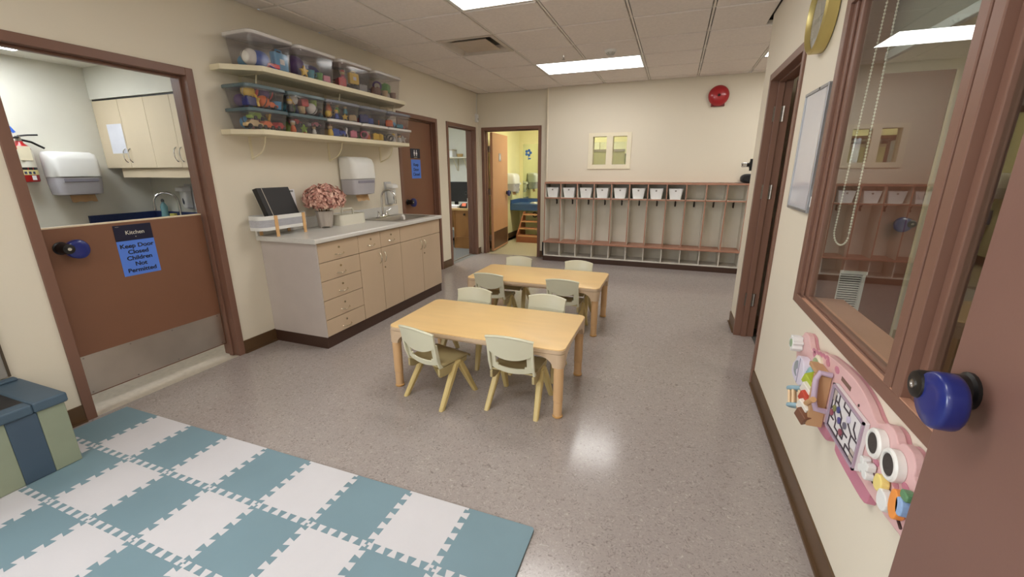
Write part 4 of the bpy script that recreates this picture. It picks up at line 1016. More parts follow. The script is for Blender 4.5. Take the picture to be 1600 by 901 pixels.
# ------------------------------------------------------------------ kitchen behind the half door
KC = M('kitchen_cabinet_laminate', (214, 198, 170), .42, var=.03, scale=4, stretch=(1, 1, .3))
t = thing('wall_cabinet', 'beige upper kitchen cabinets with bow handles under the soffit', 'cabinet', (-4.2, 2.74, 1.44))
bx('body', KC, t, -5.05, -3.27, 2.59, 2.905, 1.44, 2.03); bx('filler', KC, t, -5.095, -5.05, 2.575, 2.6, 1.44, 2.03)
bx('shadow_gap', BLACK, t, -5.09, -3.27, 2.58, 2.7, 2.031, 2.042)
ds = [-5.05, -4.715, -4.36, -4.02, -3.69, -3.30]
for i in range(5):
    f = bx('cabinet_door', KC, t, ds[i]+.0015, ds[i+1]-.0015, 2.57, 2.588, 1.442, 2.028, .0012)
    hx = ds[i+1]-.035 if i % 2 == 0 else ds[i]+.035
    pts = [(hx + .0*q, 2.569-.024*max(0, 1-q*q)**.5, 1.55+.06*q) for q in [-1+k/4 for k in range(9)]]
    MB().tube(pts, .0045, 6).build('handle', CHROME, f, smooth=50)
bx('light_rail', KC, t, -4.93, -3.27, 2.60, 2.62, 1.355, 1.4395)
t = thing('taped_paper', 'white paper taped to the first upper kitchen cabinet', 'paper', (-4.84, 2.568, 1.57))
MB().obox((-4.835, 2.568, 1.698), (.215, .001, .255), Matrix.Rotation(.0, 3, 'Y')).build('sheet', M('bluish_paper', (224, 226, 236), .6), t)
KCO = M('navy_speckled_counter', (30, 42, 82), .35, var=.5, scale=240, rgb2=(54, 70, 118))
t = thing('kitchen_counter', 'navy blue kitchen counter with upstand behind the half door', 'counter', (-4.2, 2.62, .87))
b = MB(); b.box(-5.095, -4.95, 2.33, 2.905, .87, .91); b.box(-4.45, -3.27, 2.33, 2.905, .87, .91); b.box(-4.95, -4.45, 2.33, 2.40, .87, .91); b.box(-4.95, -4.45, 2.80, 2.905, .87, .91); b.build('top', KCO, t)
bx('upstand', KCO, t, -5.098, -5.078, 2.33, 2.88, .9105, 1.012); bx('upstand', KCO, t, -5.098, -3.27, 2.885, 2.905, .9105, 1.012)
t2 = thing('kitchen_base_cabinet', 'beige kitchen base cabinet hidden under the navy counter', 'cabinet', (-4.2, 2.65, 0))
bx('body', KC, t2, -5.095, -3.27, 2.36, 2.905, 0, .71)
b = MB(); b.box(-5.095, -3.27, 2.36, 2.39, .71, .869); b.build('front_rail', KC, t2)
t = thing('kitchen_sink', 'steel kitchen sink with tall chrome gooseneck tap', 'sink', (-4.7, 2.6, .72))
def r3(z, g): return [Vector((a, c, z)) for a, c in rrect(-4.96+g, -4.44-g, 2.39+g, 2.81-g, .04, 4)]
MB().rings([r3(.911, 0), r3(.915, 0), r3(.915, .02), r3(.75, .03), r3(.748, .035)], cap0=False).build('basin', STEEL, t, smooth=40)
gooseneck(t, (-4.62, 2.845, .911), (-.5, -1, 0), .30, .19, True)
t = thing('dish_soap_bottle', 'clear dish soap bottle with blue label beside the kitchen tap', 'bottle', (-4.87, 2.85, .911))
bo = MB().lathe((-4.87, 2.85, .911), (0, 0, 1), [(.03, 0), (.034, .01), (.034, .06), (.028, .10), (.032, .15), (.02, .18), (.012, .19), (.012, .205)], 18)
bo.build('bottle_body', M('teal_liquid', (120, 168, 172), .15, var=.04), t, smooth=50)
MB().lathe((-4.87, 2.85, .911), (0, 0, 1), [(.0345, .04), (.0347, .05), (.0302, .085), (.0295, .09)], 18, cap0=False, cap1=False).build('bottle_label', M('label_blue', (54, 92, 176), .4), t, smooth=50)
MB().lathe((-4.87, 2.85, .911), (0, 0, 1), [(.014, .2), (.014, .22), (.006, .23)], 12).build('cap', M('grey_cap', (90, 96, 96), .4), t, smooth=40)
t = thing('sponge', 'yellow and green sponge at the edge of the kitchen sink', 'sponge', (-4.76, 2.875, .911))
MB().obox((-4.765, 2.862, .955), (.07, .03, .085), Matrix.Rotation(.0, 3, 'X')).build('body', M('sponge_yellow', (214, 206, 110), .9, bump=.4, bscale=200), t, .004)
soap_dispenser('white soap dispenser on the kitchen wall by the tap', (-4.52, 2.91, 1.055), (0, -1, 0), (1, 0, 0), .95)
towel_dispenser('white towel dispenser on the far kitchen wall', (-5.1, 2.265, 1.21), (1, 0, 0), (0, 1, 0))
# fire extinguisher on the far kitchen wall
t = thing('fire_extinguisher', 'red fire extinguisher with white and yellow labels on the kitchen wall', 'fire extinguisher', (-5.02, 1.98, 1.33))
ex, ey = -5.02, 1.985
RED = M('extinguisher_red', (176, 30, 30), .3, coat=.3)
MB().lathe((ex, ey, 1.33), (0, 0, 1), [(.055, 0), (.06, .01), (.06, .24), (.05, .28), (.025, .305), (.022, .32)], 24).build('cylinder', RED, t, smooth=50)
def band(z0, z1, m, name, a0=-1.3, a1=1.3):
    return MB().shell(lambda u, v: (ex+.0603*math.cos(a0+(a1-a0)*u), ey+.0603*math.sin(a0+(a1-a0)*u), z0+(z1-z0)*v), 14, 1, .0008).build(name, m, t, smooth=60)
band(1.425, 1.445, BLACK, 'strap', -3, 3); band(1.445, 1.585, M('label_cream', (226, 222, 206), .5), 'label'); band(1.385, 1.425, M('label_yellow', (222, 212, 150), .5), 'label'); band(1.345, 1.38, PAPER, 'label', -.1, .35)
b = MB()
for k in range(3): b.add([(ex+.0618*math.cos(a), ey+.0618*math.sin(a), z) for a, z in ((-.7+.4*k, 1.392), (-.45+.4*k, 1.392), (-.45+.4*k, 1.412), (-.7+.4*k, 1.412))], [(0, 1, 2, 3)])
b.build('label_marks', M('mark_ink', (60, 60, 90), .6), t)
b = MB(); b.box(ex+.058, ex+.0625, ey-.045, ey+.03, 1.50, 1.61); b.build('tag', M('inspection_tag', (236, 226, 196), .6), t)
MB().cyl((ex, ey, 1.645), (ex, ey, 1.69), .02, .016, 12).build('valve', STEEL, t, smooth=40)
b = MB(); b.tube([(ex, ey, 1.69), (ex+.01, ey+.06, 1.70), (ex+.01, ey+.12, 1.705)], .007, 6); b.tube([(ex, ey, 1.665), (ex+.01, ey+.07, 1.645), (ex+.01, ey+.14, 1.60)], .009, 6); b.build('lever', BLACK, t, smooth=50)
MB().tube([(ex+.01, ey, 1.68), (ex+.04, ey-.05, 1.67), (ex+.04, ey-.075, 1.6), (ex+.02, ey-.078, 1.45)], .008, 8).build('hose', BLACK, t, smooth=60)
b = MB(); b.obox((ex+.02, ey-.03, 1.735), (.006, .02, .05), Matrix.Rotation(.5, 3, 'X')); b.build('seal_tag', M('seal_blue', (60, 110, 210), .5), t)

# ------------------------------------------------------------------ office beyond the third door
OAK = M('honey_oak', (158, 112, 62), .45, var=.12, scale=5, stretch=(1, 1, .15))
t = thing('office_desk', 'honey oak desk with a panelled end seen through the office door', 'desk', (-4.0, 7.1, 0))
bx('desk_top', M('oak_top', (206, 170, 116), .4, var=.06), t, -4.8, -3.43, 7.0, 7.75, .70, .735, .004)
e = bx('end_panel', OAK, t, -3.78, -3.45, 7.02, 7.06, .06, .70); bx('plinth', OAK, e, -3.79, -3.44, 7.01, 7.07, 0, .06)
bx('panel_moulding', OAK, e, -3.76, -3.47, 7.008, 7.02, .2, .215); bx('panel_stile', OAK, e, -3.785, -3.765, 7.008, 7.02, .06, .70)
MB().lathe((-3.56, 7.02, .63), (0, -1, 0), [(.01, 0), (.01, .012), (.02, .018), (.018, .03), (.004, .034)], 14).build('knob', DARKB, e, smooth=50)
bx('modesty_panel', OAK, t, -4.75, -3.80, 7.60, 7.63, .3, .70); bx('drawer', OAK, t, -4.3, -3.80, 7.03, 7.5, .52, .70)
t = thing('office_monitor', 'large black monitor back on the office desk', 'monitor', (-3.9, 7.35, .735))
bx('screen_housing', BLACK, t, -4.35, -3.52, 7.38, 7.42, .83, 1.20, .006); bx('stand_neck', BLACK, t, -3.97, -3.9, 7.42, 7.45, .742, 1.0); bx('stand_base', BLACK, t, -4.05, -3.82, 7.33, 7.5, .735, .744, .002)
MB().tube([(-3.70+.03*math.cos(a), 7.378, .99+.03*math.sin(a)) for a in [2*PI*k/16 for k in range(16)]], .004, 6, closed=True).build('emblem', M('dark_emblem', (50, 52, 58), .3), t, smooth=60)
t = thing('desk_papers', 'stack of white papers on the office desk', 'paper', (-3.85, 7.15, .735)); bx('sheets', PAPER, t, -4.05, -3.72, 7.05, 7.28, .7355, .78, .002)
t = thing('desk_phone', 'black desk phone with an orange note on the office desk', 'phone', (-3.61, 7.12, .735))
MB().obox((-3.62, 7.14, .775), (.15, .14, .05), Matrix.Rotation(.35, 3, 'X')).build('body', BLACK, t, .006); MB().obox((-3.60, 7.085, .80), (.08, .004, .06), Matrix.Rotation(-.5, 3, 'X')).build('note', M('orange_note', (232, 112, 66), .6), t)
t = thing('paper_holder', 'pale upright holder at the end of the office desk', 'holder', (-3.49, 7.12, .735)); bx('body', WHITE, t, -3.505, -3.48, 7.03, 7.2, .7355, .92, .003); bx('insert', PAPER, t, -3.4795, -3.477, 7.04, 7.19, .76, .93)
t = thing('office_shelf', 'white bracketed shelf on the office back wall', 'shelf', (-4.7, 9.05, 1.66))
bx('board', M('shelf_white', (222, 216, 200), .5), t, -5.3, -4.3, 8.9, 9.2, 1.675, 1.70)
for x in (-4.78, -4.52): 
    MB().tube([(x, 8.93, 1.672), (x, 9.0, 1.6), (x, 9.12, 1.42), (x, 9.185, 1.40), (x, 9.19, 1.67)], .01, 6).build('bracket', M('bracket_cream', (214, 204, 176), .5), t, smooth=50)
t = thing('office_box', 'white cardboard box on the office shelf', 'box', (-4.9, 9.05, 1.70)); bx('body', PAPER, t, -5.02, -4.80, 8.95, 9.15, 1.7005, 1.84, .003); bx('lid', M('box_lid', (206, 198, 190), .6), t, -5.025, -4.795, 8.945, 9.155, 1.8405, 1.87, .002)
t = thing('office_basket', 'tan small basket on the office shelf', 'basket', (-4.66, 9.05, 1.70)); MB().lathe((-4.66, 9.05, 1.7005), (0, 0, 1), [(.06, 0), (.075, .07), (.07, .07), (.055, .005)], 18).build('weave', M('tan_weave', (190, 160, 110), .8, bump=.4, bscale=150), t, smooth=40)
t = thing('office_chair', 'white and black office chair under the desk', 'chair', (-4.05, 7.95, 0))
b = MB()
for k in range(5): b.cyl((-4.0, 7.9, .09), (-4.0+.25*math.cos(k*1.2566), 7.9+.25*math.sin(k*1.2566), .055), .018, n=8)
b.cyl((-4.0, 7.9, .07), (-4.0, 7.9, .42), .025, n=10); b.build('base', BLACK, t, smooth=40)
for k in range(5): MB().ball((-4.0+.25*math.cos(k*1.2566), 7.9+.25*math.sin(k*1.2566), .03), .03, 10, 6).build('caster', BLACK, t, smooth=60)
bx('seat', M('chair_black_fabric', (28, 28, 30), .8), t, -4.22, -3.78, 7.70, 8.12, .42, .49, .02); bx('backrest', WHITE, t, -4.2, -3.8, 8.10, 8.14, .5, .98, .015)

# ------------------------------------------------------------------ bathroom beyond the open tan door
BLC = M('blue_speckled_laminate', (66, 96, 140), .35, var=.3, scale=200)
t = thing('bathroom_counter', 'blue laminate child height counter with white basins', 'counter', (-2.2, 8.85, .58))
bx('top', BLC, t, -3.245, .19, 8.55, 9.145, .68, .72, .003); bx('front_apron', BLC, t, -3.245, .19, 8.555, 8.575, .585, .68)
bx('upstand', BLC, t, -3.245, -3.225, 8.56, 9.12, .7205, .80); bx('upstand', BLC, t, -3.245, .19, 9.125, 9.145, .7205, .80)
PORC = M('porcelain', (234, 232, 216), .15, coat=.4)
for i, x in enumerate((-2.62, -1.7)):
    t = thing('wash_basin', 'white oval basin set in the blue bathroom counter' + ('' if i == 0 else ', farther right'), 'sink', (x, 8.83, .7205), 'bathroom basins')
    MB().rings([[Vector((x+.27*q*math.cos(a), 8.83+.2*q*math.sin(a), z)) for a in [2*PI*k/28 for k in range(28)]] for q, z in ((1, .721), (1, .735), (.93, .741), (.85, .735), (.7, .722), (.3, .7215))]).build('bowl', PORC, t, smooth=50)
    f = MB().lathe((x, 9.03, .721), (0, 0, 1), [(.03, 0), (.026, .03), (.02, .05), (.001, .055)], 16).tube([(x, 9.03, .75), (x, 8.98, .79), (x, 8.92, .785)], .011, 8).build('faucet', CHROME, t, smooth=50)
    for s in (-1, 1): MB().lathe((x+s*.08, 9.03, .721), (0, 0, 1), [(.02, 0), (.018, .03), (.022, .035), (.02, .05)], 12).build('tap_handle', CHROME, f, smooth=50)
t = thing('wall_mirror', 'frameless mirror above the bathroom counter', 'mirror', (-1.6, 9.147, .95)); bx('glass', MIRROR, t, -3.16, -.2, 9.141, 9.149, .81, 1.95)
t = thing('flower_sticker', 'blue flower sticker on the bathroom mirror', 'sticker', (-3.04, 9.14, 1.72))
b = MB()
for k in range(5): b.ball((-3.04+.05*math.cos(k*1.2566), 9.1385, 1.77+.05*math.sin(k*1.2566)), (.03, .001, .03), 10, 5)
b.box(-3.045, -3.035, 9.138, 9.1395, 1.62, 1.72); b.ball((-3.01, 9.1385, 1.65), (.03, .001, .015), 8, 4); b.build('decal', M('decal_blue', (48, 100, 190), .5), t)
towel_dispenser('cream towel dispenser on the bathroom side wall', (-3.25, 8.45, .98), (1, 0, 0), (0, 1, 0))
soap_dispenser('white soap dispenser on the bathroom side wall above the counter', (-3.25, 8.9, .93), (1, 0, 0), (0, 1, 0))
STW = M('step_stool_wood', (160, 100, 66), .45, var=.1, scale=6); STL = M('step_tread_edge', (214, 176, 128), .45)
t = thing('step_stool', 'brown wooden toddler steps in front of the bathroom counter', 'step stool', (-2.5, 8.25, 0))
x0, x1 = -2.91, -2.28
for xx in (x0, x1-.022):
    b = MB(); b.prism([(8.00, 0), (8.52, 0), (8.52, .57), (8.44, .57), (8.02, .16), (8.00, .16)], YZ, xx, xx+.022); b.build('side_panel', STW, t, .002)
for k in range(4):
    yy = 8.02+.115*k; z = .14+.13*k
    if z > .56: break
    bx('step', STW, t, x0+.023, x1-.023, yy, yy+.16, z-.02, z); bx('step_edge', STL, t, x0+.023, x1-.023, yy-.006, yy, z-.022, z+.001)
bx('riser', STW, t, x0+.023, x1-.023, 8.012, 8.03, 0, .117)
t = thing('drain_pipe', 'black drain pipe and trap under the bathroom counter', 'pipe', (-2.55, 8.85, .1))
MB().tube([(-2.62, 8.83, .67), (-2.62, 8.83, .42), (-2.6, 8.84, .36), (-2.54, 8.86, .34), (-2.50, 8.88, .38), (-2.50, 8.95, .46), (-2.50, 9.14, .46)], .026, 10).build('pipe', BLACK, t, smooth=60)
MB().tube([(-2.80+.05*math.cos(a), 8.9, .47+.05*math.sin(a)) for a in [2*PI*k/16 for k in range(16)]], .012, 8, closed=True).build('hose_loop', BLACK, t, smooth=60)
# partitions seen through the little window
PART = M('pale_green_partition', (190, 190, 150), .45, var=.03)
for i, x in enumerate((-1.55, -.55)):
    t = thing('toilet_partition', 'pale partition panel seen through the little back window, %s' % ('left one' if i == 0 else 'right one'), 'partition', (x, 8.0, 0))
    bx('panel', PART, t, x, x+.68, 7.98, 8.01, .25, 1.72, .003); bx('foot_post', STEEL, t, x+.02, x+.06, 7.975, 8.015, 0, .2495); bx('header_rail', STEEL, t, x, x+.68, 7.975, 8.015, 1.7205, 1.76)
t = thing('bathroom_poster', 'white poster with a blue band high on the bathroom wall', 'poster', (-.9, 9.14, 2.05)); bx('sheet', PAPER, t, -1.15, -.75, 9.146, 9.149, 2.1, 2.48); bx('band', M('poster_blue', (60, 110, 180), .5), t, -1.13, -.77, 9.144, 9.1455, 2.16, 2.26)

# ------------------------------------------------------------------ on the walls
t = thing('fire_bell', 'round red fire alarm bell high on the back wall', 'alarm bell', (.437, YB, 2.21))
BELLR = M('bell_red', (168, 22, 34), .28, coat=.5, var=.03)
MB().box(.355, .52, YB-.03, YB, 2.212, 2.26).build('mounting_box', M('bell_dark_red', (112, 20, 26), .4), t, .004)
MB().lathe((.437, YB-.02, 2.343), (0, -1, 0), [(.06, 0), (.122, .008), (.126, .016), (.122, .026), (.10, .05), (.06, .066), (.02, .071), (.001, .072)], 36, cap0=True).build('gong', BELLR, t, smooth=40)
MB().lathe((.437, YB-.091, 2.343), (0, -1, 0), [(.016, -.002), (.016, .006), (.009, .012), (.001, .013)], 14).build('centre_bolt', M('bolt_dark', (52, 40, 38), .35, .6), t, smooth=40)
t = thing('motion_sensor', 'small white motion sensor with a cable in the far left corner', 'sensor', (-3.09, 6.66, 2.13))
bx('housing', WHITE, t, XL+.001, XL+.045, 6.60, 6.66, 2.16, 2.28, .008); MB().tube([(XL+.006, 6.655, 2.28), (XL+.006, 6.67, 2.4), (XL+.006, 6.68, 2.59)], .004, 6).build('cable', WHITE, t); bx('lens', M('sensor_lens', (190, 186, 176), .3), t, XL+.0455, XL+.052, 6.61, 6.65, 2.18, 2.22, .003)
# clock
t = thing('wall_clock', 'round gold rimmed wall clock on the right wall, cut by the photo edge', 'clock', (.6, 2.71, 2.0))
cy_, cz_ = 2.685, 2.125; GOLD = M('gold_rim', (190, 172, 110), .35, .6, var=.05)
MB().lathe((XR-.001, cy_, cz_), (-1, 0, 0), [(.15, 0), (.168, .004), (.170, .05), (.160, .058), (.155, .05), (.152, .035)], 48, cap1=False).build('rim', GOLD, t, smooth=40)
MB().lathe((XR-.03, cy_, cz_), (-1, 0, 0), [(.154, 0), (.154, .004)], 40).build('dial', M('dial_grey', (168, 164, 158), .3), t)
for k in range(12):
    a = PI/2 - 2*PI*(k+1)/12; yy = cy_ - .118*math.cos(a); zz = cz_ + .118*math.sin(a)
    text('numeral', str(k+1), .045, M('numeral_white', (226, 224, 218), .5), t, (XR-.0352, yy, zz-.015), (0, -1, 0), (0, 0, 1))
for ln, an, wd in ((.075, 2.2, .006), (.11, -1.2, .004)):
    MB().obox((XR-.037, cy_-ln/2*math.cos(an), cz_+ln/2*math.sin(an)), (.002, ln, wd), Matrix.Rotation(-an, 3, 'X')).build('clock_hand', M('hand_white', (230, 228, 222), .5), t)
bx('pane', GLASS, t, XR-.0455, XR-.0445, cy_-.10, cy_+.10, cz_-.10, cz_+.10)
# whiteboard
t = thing('whiteboard', 'small grey framed whiteboard on the right wall beside the window', 'whiteboard', (.61, 2.58, 1.20))
WB0, WB1, WZ0, WZ1 = 2.385, 2.795, 1.205, 1.785; WB0 = 2.415
bx('panel', M('whiteboard_enamel', (206, 206, 212), .18, coat=.4, var=.01), t, XR-.012, XR-.001, WB0+.012, WB1-.012, WZ0+.012, WZ1-.012)
for q in ((WB0, WB1, WZ0, WZ0+.014), (WB0, WB1, WZ1-.014, WZ1), (WB0, WB0+.014, WZ0+.014, WZ1-.014), (WB1-.014, WB1, WZ0+.014, WZ1-.014)):
    bx('frame_rail', M('aluminium', (168, 170, 174), .35, .8), t, XR-.018, XR-.001, q[0], q[1], q[2], q[3], .002)
bx('hanger_clip', BLACK, t, XR-.0195, XR-.0182, 2.545, 2.556, WZ1-.012, WZ1-.002)
t = thing('light_switch', 'white light switch plate between the whiteboard and the window frame', 'switch', (.618, 2.41, 1.22)); bx('plate', WHITE, t, XR-.006, XR-.0005, 2.392, 2.413, 1.20, 1.32, .002); bx('rocker', M('rocker_white', (240, 240, 236), .3), t, XR-.010, XR-.0062, 2.396, 2.409, 1.235, 1.285, .002)
# flashlight clipped on the wall end
t = thing('flashlight', 'small black and blue flashlight clipped at the far end of the right wall', 'flashlight', (.61, 4.36, 1.44))
fy, fz = 4.36, 1.447
MB().cyl((.58, fy, fz), (.64, fy, fz), .017, n=14).build('body', BLACK, t, smooth=40); MB().lathe((.58, fy, fz), (-1, 0, 0), [(.017, 0), (.019, .01), (.019, .04), (.015, .04), (.012, .03)], 14).build('lamp_head', CHROME, t, smooth=40)
MB().lathe((.64, fy, fz), (1, 0, 0), [(.02, 0), (.026, .01), (.024, .03), (.012, .036)], 14).build('tail_cap', M('violet_blue_plastic', (120, 122, 220), .25), t, smooth=40); MB().box(.60, .62, 4.331, 4.375, fz-.026, fz-.018).box(.60, .62, 4.331, 4.336, fz-.05, fz+.05).box(.60, .62, 4.331, 4.375, fz+.018, fz+.026).build('wall_clip', BLACK, t)

# roller blind and bead chain inside the window
t = thing('roller_blind', 'rolled up grey blind with a white bead chain in the big window', 'blind', (.75, 1.87, 1.1))
bx('fabric', M('blind_fabric', (132, 132, 120), .7, var=.03, bump=.2, bscale=300), t, .756, .759, 1.44, 2.325, 1.85, 2.12)
bx('bottom_bar', M('blind_bar', (186, 190, 186), .35), t, .748, .768, 1.44, 2.325, 1.83, 1.862, .003)
MB().cyl((.775, 1.44, 2.14), (.775, 2.325, 2.14), .03, n=16).build('tube', M('blind_tube', (150, 150, 140), .5), t, smooth=40)
chp = []
ya_, yb_, zb = 2.105, 2.275, 1.145
xq = .69
for k in range(80): chp.append((xq, 2.205 + (yb_-2.205)*k/79, 2.1 - (2.1-zb)*k/79))
for k in range(1, 14): a = PI*k/14; chp.append((xq, (ya_+yb_)/2 + (yb_-ya_)/2*math.cos(a), zb - .05*math.sin(a)))
for k in range(1, 80): chp.append((xq, ya_, zb + (2.1-zb)*k/79))
b = MB(); b.tube(chp, .0012, 4)
for p in chp: b.ball(p, .0042, 6, 4)
tag(b.build('bead_chain', M('bead_white', (226, 222, 206), .35), t, smooth=70), kind='stuff')
t = thing('play_cabinet', 'pale low cabinet in the room behind the right window pane', 'cabinet', (3.2, 3.9, 0)); bx('body', M('pale_wood', (222, 208, 160), .45), t, 2.75, 3.9, 3.78, 4.18, .02, 1.4, .01); bx('plinth', DARKB, t, 2.78, 3.87, 3.8, 4.18, 0, .019)
t = thing('play_table_round', 'pale wooden table in the room behind the window', 'table', (2.2, 3.2, 0)); MB().lathe((2.35, 3.0, .5), (0, 0, 1), [(.4, 0), (.41, .012), (.4, .025)], 32).build('tabletop', TTOP, t, smooth=40)
for a in (0.6, 2.2, 3.8, 5.4): MB().cyl((2.35+.3*math.cos(a), 3.0+.3*math.sin(a), 0), (2.35+.3*math.cos(a), 3.0+.3*math.sin(a), .4995), .022, n=12).build('leg', TLEG, t, smooth=40)

# ------------------------------------------------------------------ pink activity board on the right wall
PK, PK2, PK3 = M('pink_lacquer', (222, 180, 178), .4, var=.03), M('deep_pink_lacquer', (198, 126, 146), .4, var=.03), M('rose_lacquer', (206, 146, 154), .4, var=.03)
t = thing('activity_board', 'pink wooden animal shaped activity board with maze and round eyes under the window', 'activity board', (.6, 1.58, .45))
def smoothp(P, n=3):
    out = []; m = len(P)
    for i in range(m):
        p0, p1, p2, p3 = P[i-1], P[i], P[(i+1) % m], P[(i+2) % m]
        for k in range(n):
            s = k/n; out.append(tuple(.5*((2*p1[q]) + (-p0[q]+p2[q])*s + (2*p0[q]-5*p1[q]+4*p2[q]-p3[q])*s*s + (-p0[q]+3*p1[q]-3*p2[q]+p3[q])*s**3) for q in (0, 1)))
    return out
OUT = [(2.053, .712), (2.03, .735), (1.977, .735), (1.944, .711), (1.897, .698), (1.862, .722), (1.807, .733), (1.765, .748), (1.717, .756), (1.608, .769), (1.491, .774), (1.396, .760), (1.328, .735), (1.293, .742), (1.262, .762), (1.222, .762), (1.196, .745), (1.172, .762), (1.132, .762), (1.108, .740), (1.098, .712), (1.04, .712), (.98, .70), (.93, .66), (.94, .61), (.99, .575), (1.113, .557), (1.168, .548), (1.247, .542), (1.325, .540), (1.474, .540), (1.60, .535), (1.734, .510), (1.82, .500), (1.92, .500), (2.017, .530), (2.07, .575), (2.10, .63), (2.09, .68)]
FXF = .585
MB().prism(smoothp(OUT), YZ, FXF, .6065).build('body', PK, t, .003)
MB().prism(smoothp([(a+.004, c-.026 if c < .66 else c-.004) for a, c in OUT]), YZ, .607, .6195).build('back_layer', PK3, t, .002)
MB().prism(smoothp([(1.56, .57), (1.555, .50), (1.535, .478), (1.40, .474), (1.30, .480), (1.285, .510), (1.30, .57)]), YZ, .597, .6194).build('leg', PK2, t, .002)
MB().prism(smoothp([(1.80, .54), (1.80, .475), (1.77, .458), (1.66, .462), (1.615, .480), (1.61, .54)]), YZ, .597, .6193).build('leg', PK2, t, .002)
MB().prism(smoothp([(1.27, .60), (1.2, .555), (1.10, .535), (.97, .535), (.90, .56), (.92, .60)]), YZ, .600, .6192).build('jaw', PK3, t, .002)
f = FXF - .0006
for y, z, r in ((1.723, .728, .016), (1.634, .742, .016), (1.265, .640, .013), (1.217, .650, .013), (1.16, .653, .014), (1.119, .675, .014), (1.87, .70, .016), (1.80, .71, .012)):
    MB().rings([[Vector((x_, y+r*1.25*math.cos(a), z+r*.75*math.sin(a))) for a in [2*PI*k/18 for k in range(18)]] for x_ in (FXF+.001, f-.001)]).build('spot', PK2, t)
b = MB(); 
for k in range(5): b.rings([[Vector((x_, 1.88-.036*k+.022*math.cos(a), .706+.008*k+.013*math.sin(a))) for a in [PI*q/8 for q in range(9)]] for x_ in (FXF+.001, f-.001)])
b.build('crest', PK2, t)
# tail gear
gp = [((.036 if (k//2) % 2 == 0 else .027)*math.cos(2*PI*k/28), (.036 if (k//2) % 2 == 0 else .027)*math.sin(2*PI*k/28)) for k in range(28)]
g1 = MB().prism([(2.045+a, .675+c) for a, c in gp], YZ, .545, FXF-.001).build('gear', WHITE, t, .002)
MB().lathe((.545, 2.045, .675), (-1, 0, 0), [(.018, 0), (.018, .002), (.012, .004)], 16).build('gear_hub', M('sage_lacquer', (150, 170, 140), .4), g1, smooth=40)
# white lilac puzzle pair
LIL = M('lilac_white_lacquer', (220, 212, 226), .4)
pz = smoothp([(1.99, .56), (1.995, .60), (1.97, .625), (1.95, .655), (1.90, .665), (1.86, .65), (1.845, .61), (1.84, .58), (1.87, .556), (1.92, .548)])
p1 = MB().prism(pz, YZ, .552, FXF-.001).build('puzzle_plate', LIL, t, .003)
bx('puzzle_gap', M('lilac_shadow', (150, 140, 160), .5), p1, .5505, .5515, 1.905, 1.909, .552, .660)
MB().prism(smoothp([(1.96, .585), (1.96, .62), (1.93, .64), (1.92, .61), (1.94, .595), (1.92, .575)]), YZ, .549, .5515).build('puzzle_mark', M('grey_lacquer', (150, 156, 160), .4), p1)
# dial with teal pendulum
MB().lathe((FXF, 1.80, .672), (-1, 0, 0), [(.05, 0), (.05, .008), (.044, .012)], 28).build('dial_ring', M('cream_lacquer', (226, 214, 190), .4), t, smooth=40)
MB().lathe((FXF-.0125, 1.80, .672), (-1, 0, 0), [(.038, 0), (.038, .002), (.015, .003)], 24).build('dial_face', M('sage_green_lacquer', (160, 176, 130), .4), t, smooth=40)
MB().lathe((FXF-.016, 1.80, .645), (-1, 0, 0), [(.026, 0), (.026, .01), (.02, .014)], 20).build('knob', M('aqua_lacquer', (150, 190, 190), .4), t, smooth=40)
MB().prism(rrect(1.785, 1.835, .575, .645, .012), YZ, .555, FXF-.001).build('pendulum', M('aqua_lacquer', (150, 190, 190), .4), t, .003)
# picture roller: slanted colour blocks
for k, (cn, c) in enumerate((('lime', (176, 190, 60)), ('white', (232, 226, 214)), ('red', (190, 70, 50)), ('white', (232, 226, 214)), ('brown', (120, 78, 56)))):
    MB().obox((.555-.004*k, 1.735-.012*k, .645-.030*k), (.05, .05, .05), Matrix.Rotation(.6, 3, 'X') @ Matrix.Rotation(.4, 3, 'Z')).build('picture_block', M('block_'+cn, c, .45), t, .003)
bx('block_tray', M('tray_wood', (190, 150, 110), .5), t, .535, FXF-.001, 1.655, 1.685, .50, .70, .002)
bx('block_tray', M('tray_wood', (190, 150, 110), .5), t, .545, FXF-.001, 1.69, 1.78, .69, .706, .002)
for k in range(4): bx('picture_spot', M('spot_red', (196, 80, 50), .5), t, .5295, .5305, 1.685+.012*k, 1.692+.012*k, .59-.012*(k % 2), .598-.012*(k % 2))
# roller drum with slats
dr = MB().tube([(.515, 1.835+.0, .515)], .03) if False else None
cdr = Vector((.548, 1.845, .515)); ax = Vector((0, .55, .84)).normalized()
for sgn in (-1, 1):
    b = MB(); u_, v_ = b.frame(ax); b.tube([cdr+ax*sgn*.034+(u_*math.cos(2*PI*k/20)+v_*math.sin(2*PI*k/20))*.03 for k in range(20)], .009, 8, closed=True); b.build('drum_ring', M('dusty_blue_lacquer', (142, 172, 184), .4), t, smooth=60)
b0 = MB(); u_, v_ = b0.frame(ax)
for k in range(8):
    d = (u_*math.cos(2*PI*k/8)+v_*math.sin(2*PI*k/8))*.028; MB().cyl(cdr+d-ax*.036, cdr+d+ax*.036, .006, n=8).build('drum_slat', M('slat_wood', (232, 200, 158), .5), t, smooth=40)
MB().cyl((.535, 1.76, .515), (.53, 1.62, .625), .010, n=10).build('wooden_bar', M('bar_wood', (206, 160, 112), .5, var=.1), t, smooth=40)
MB().tube([(FXF-.004, 1.655, .71), (.545, 1.655, .715), (.535, 1.65, .69), (.535, 1.635, .62), (.545, 1.63, .585), (FXF-.004, 1.63, .58)], .010, 8).build('arch_handle', M('mauve_lacquer', (190, 168, 186), .4), t, smooth=60)
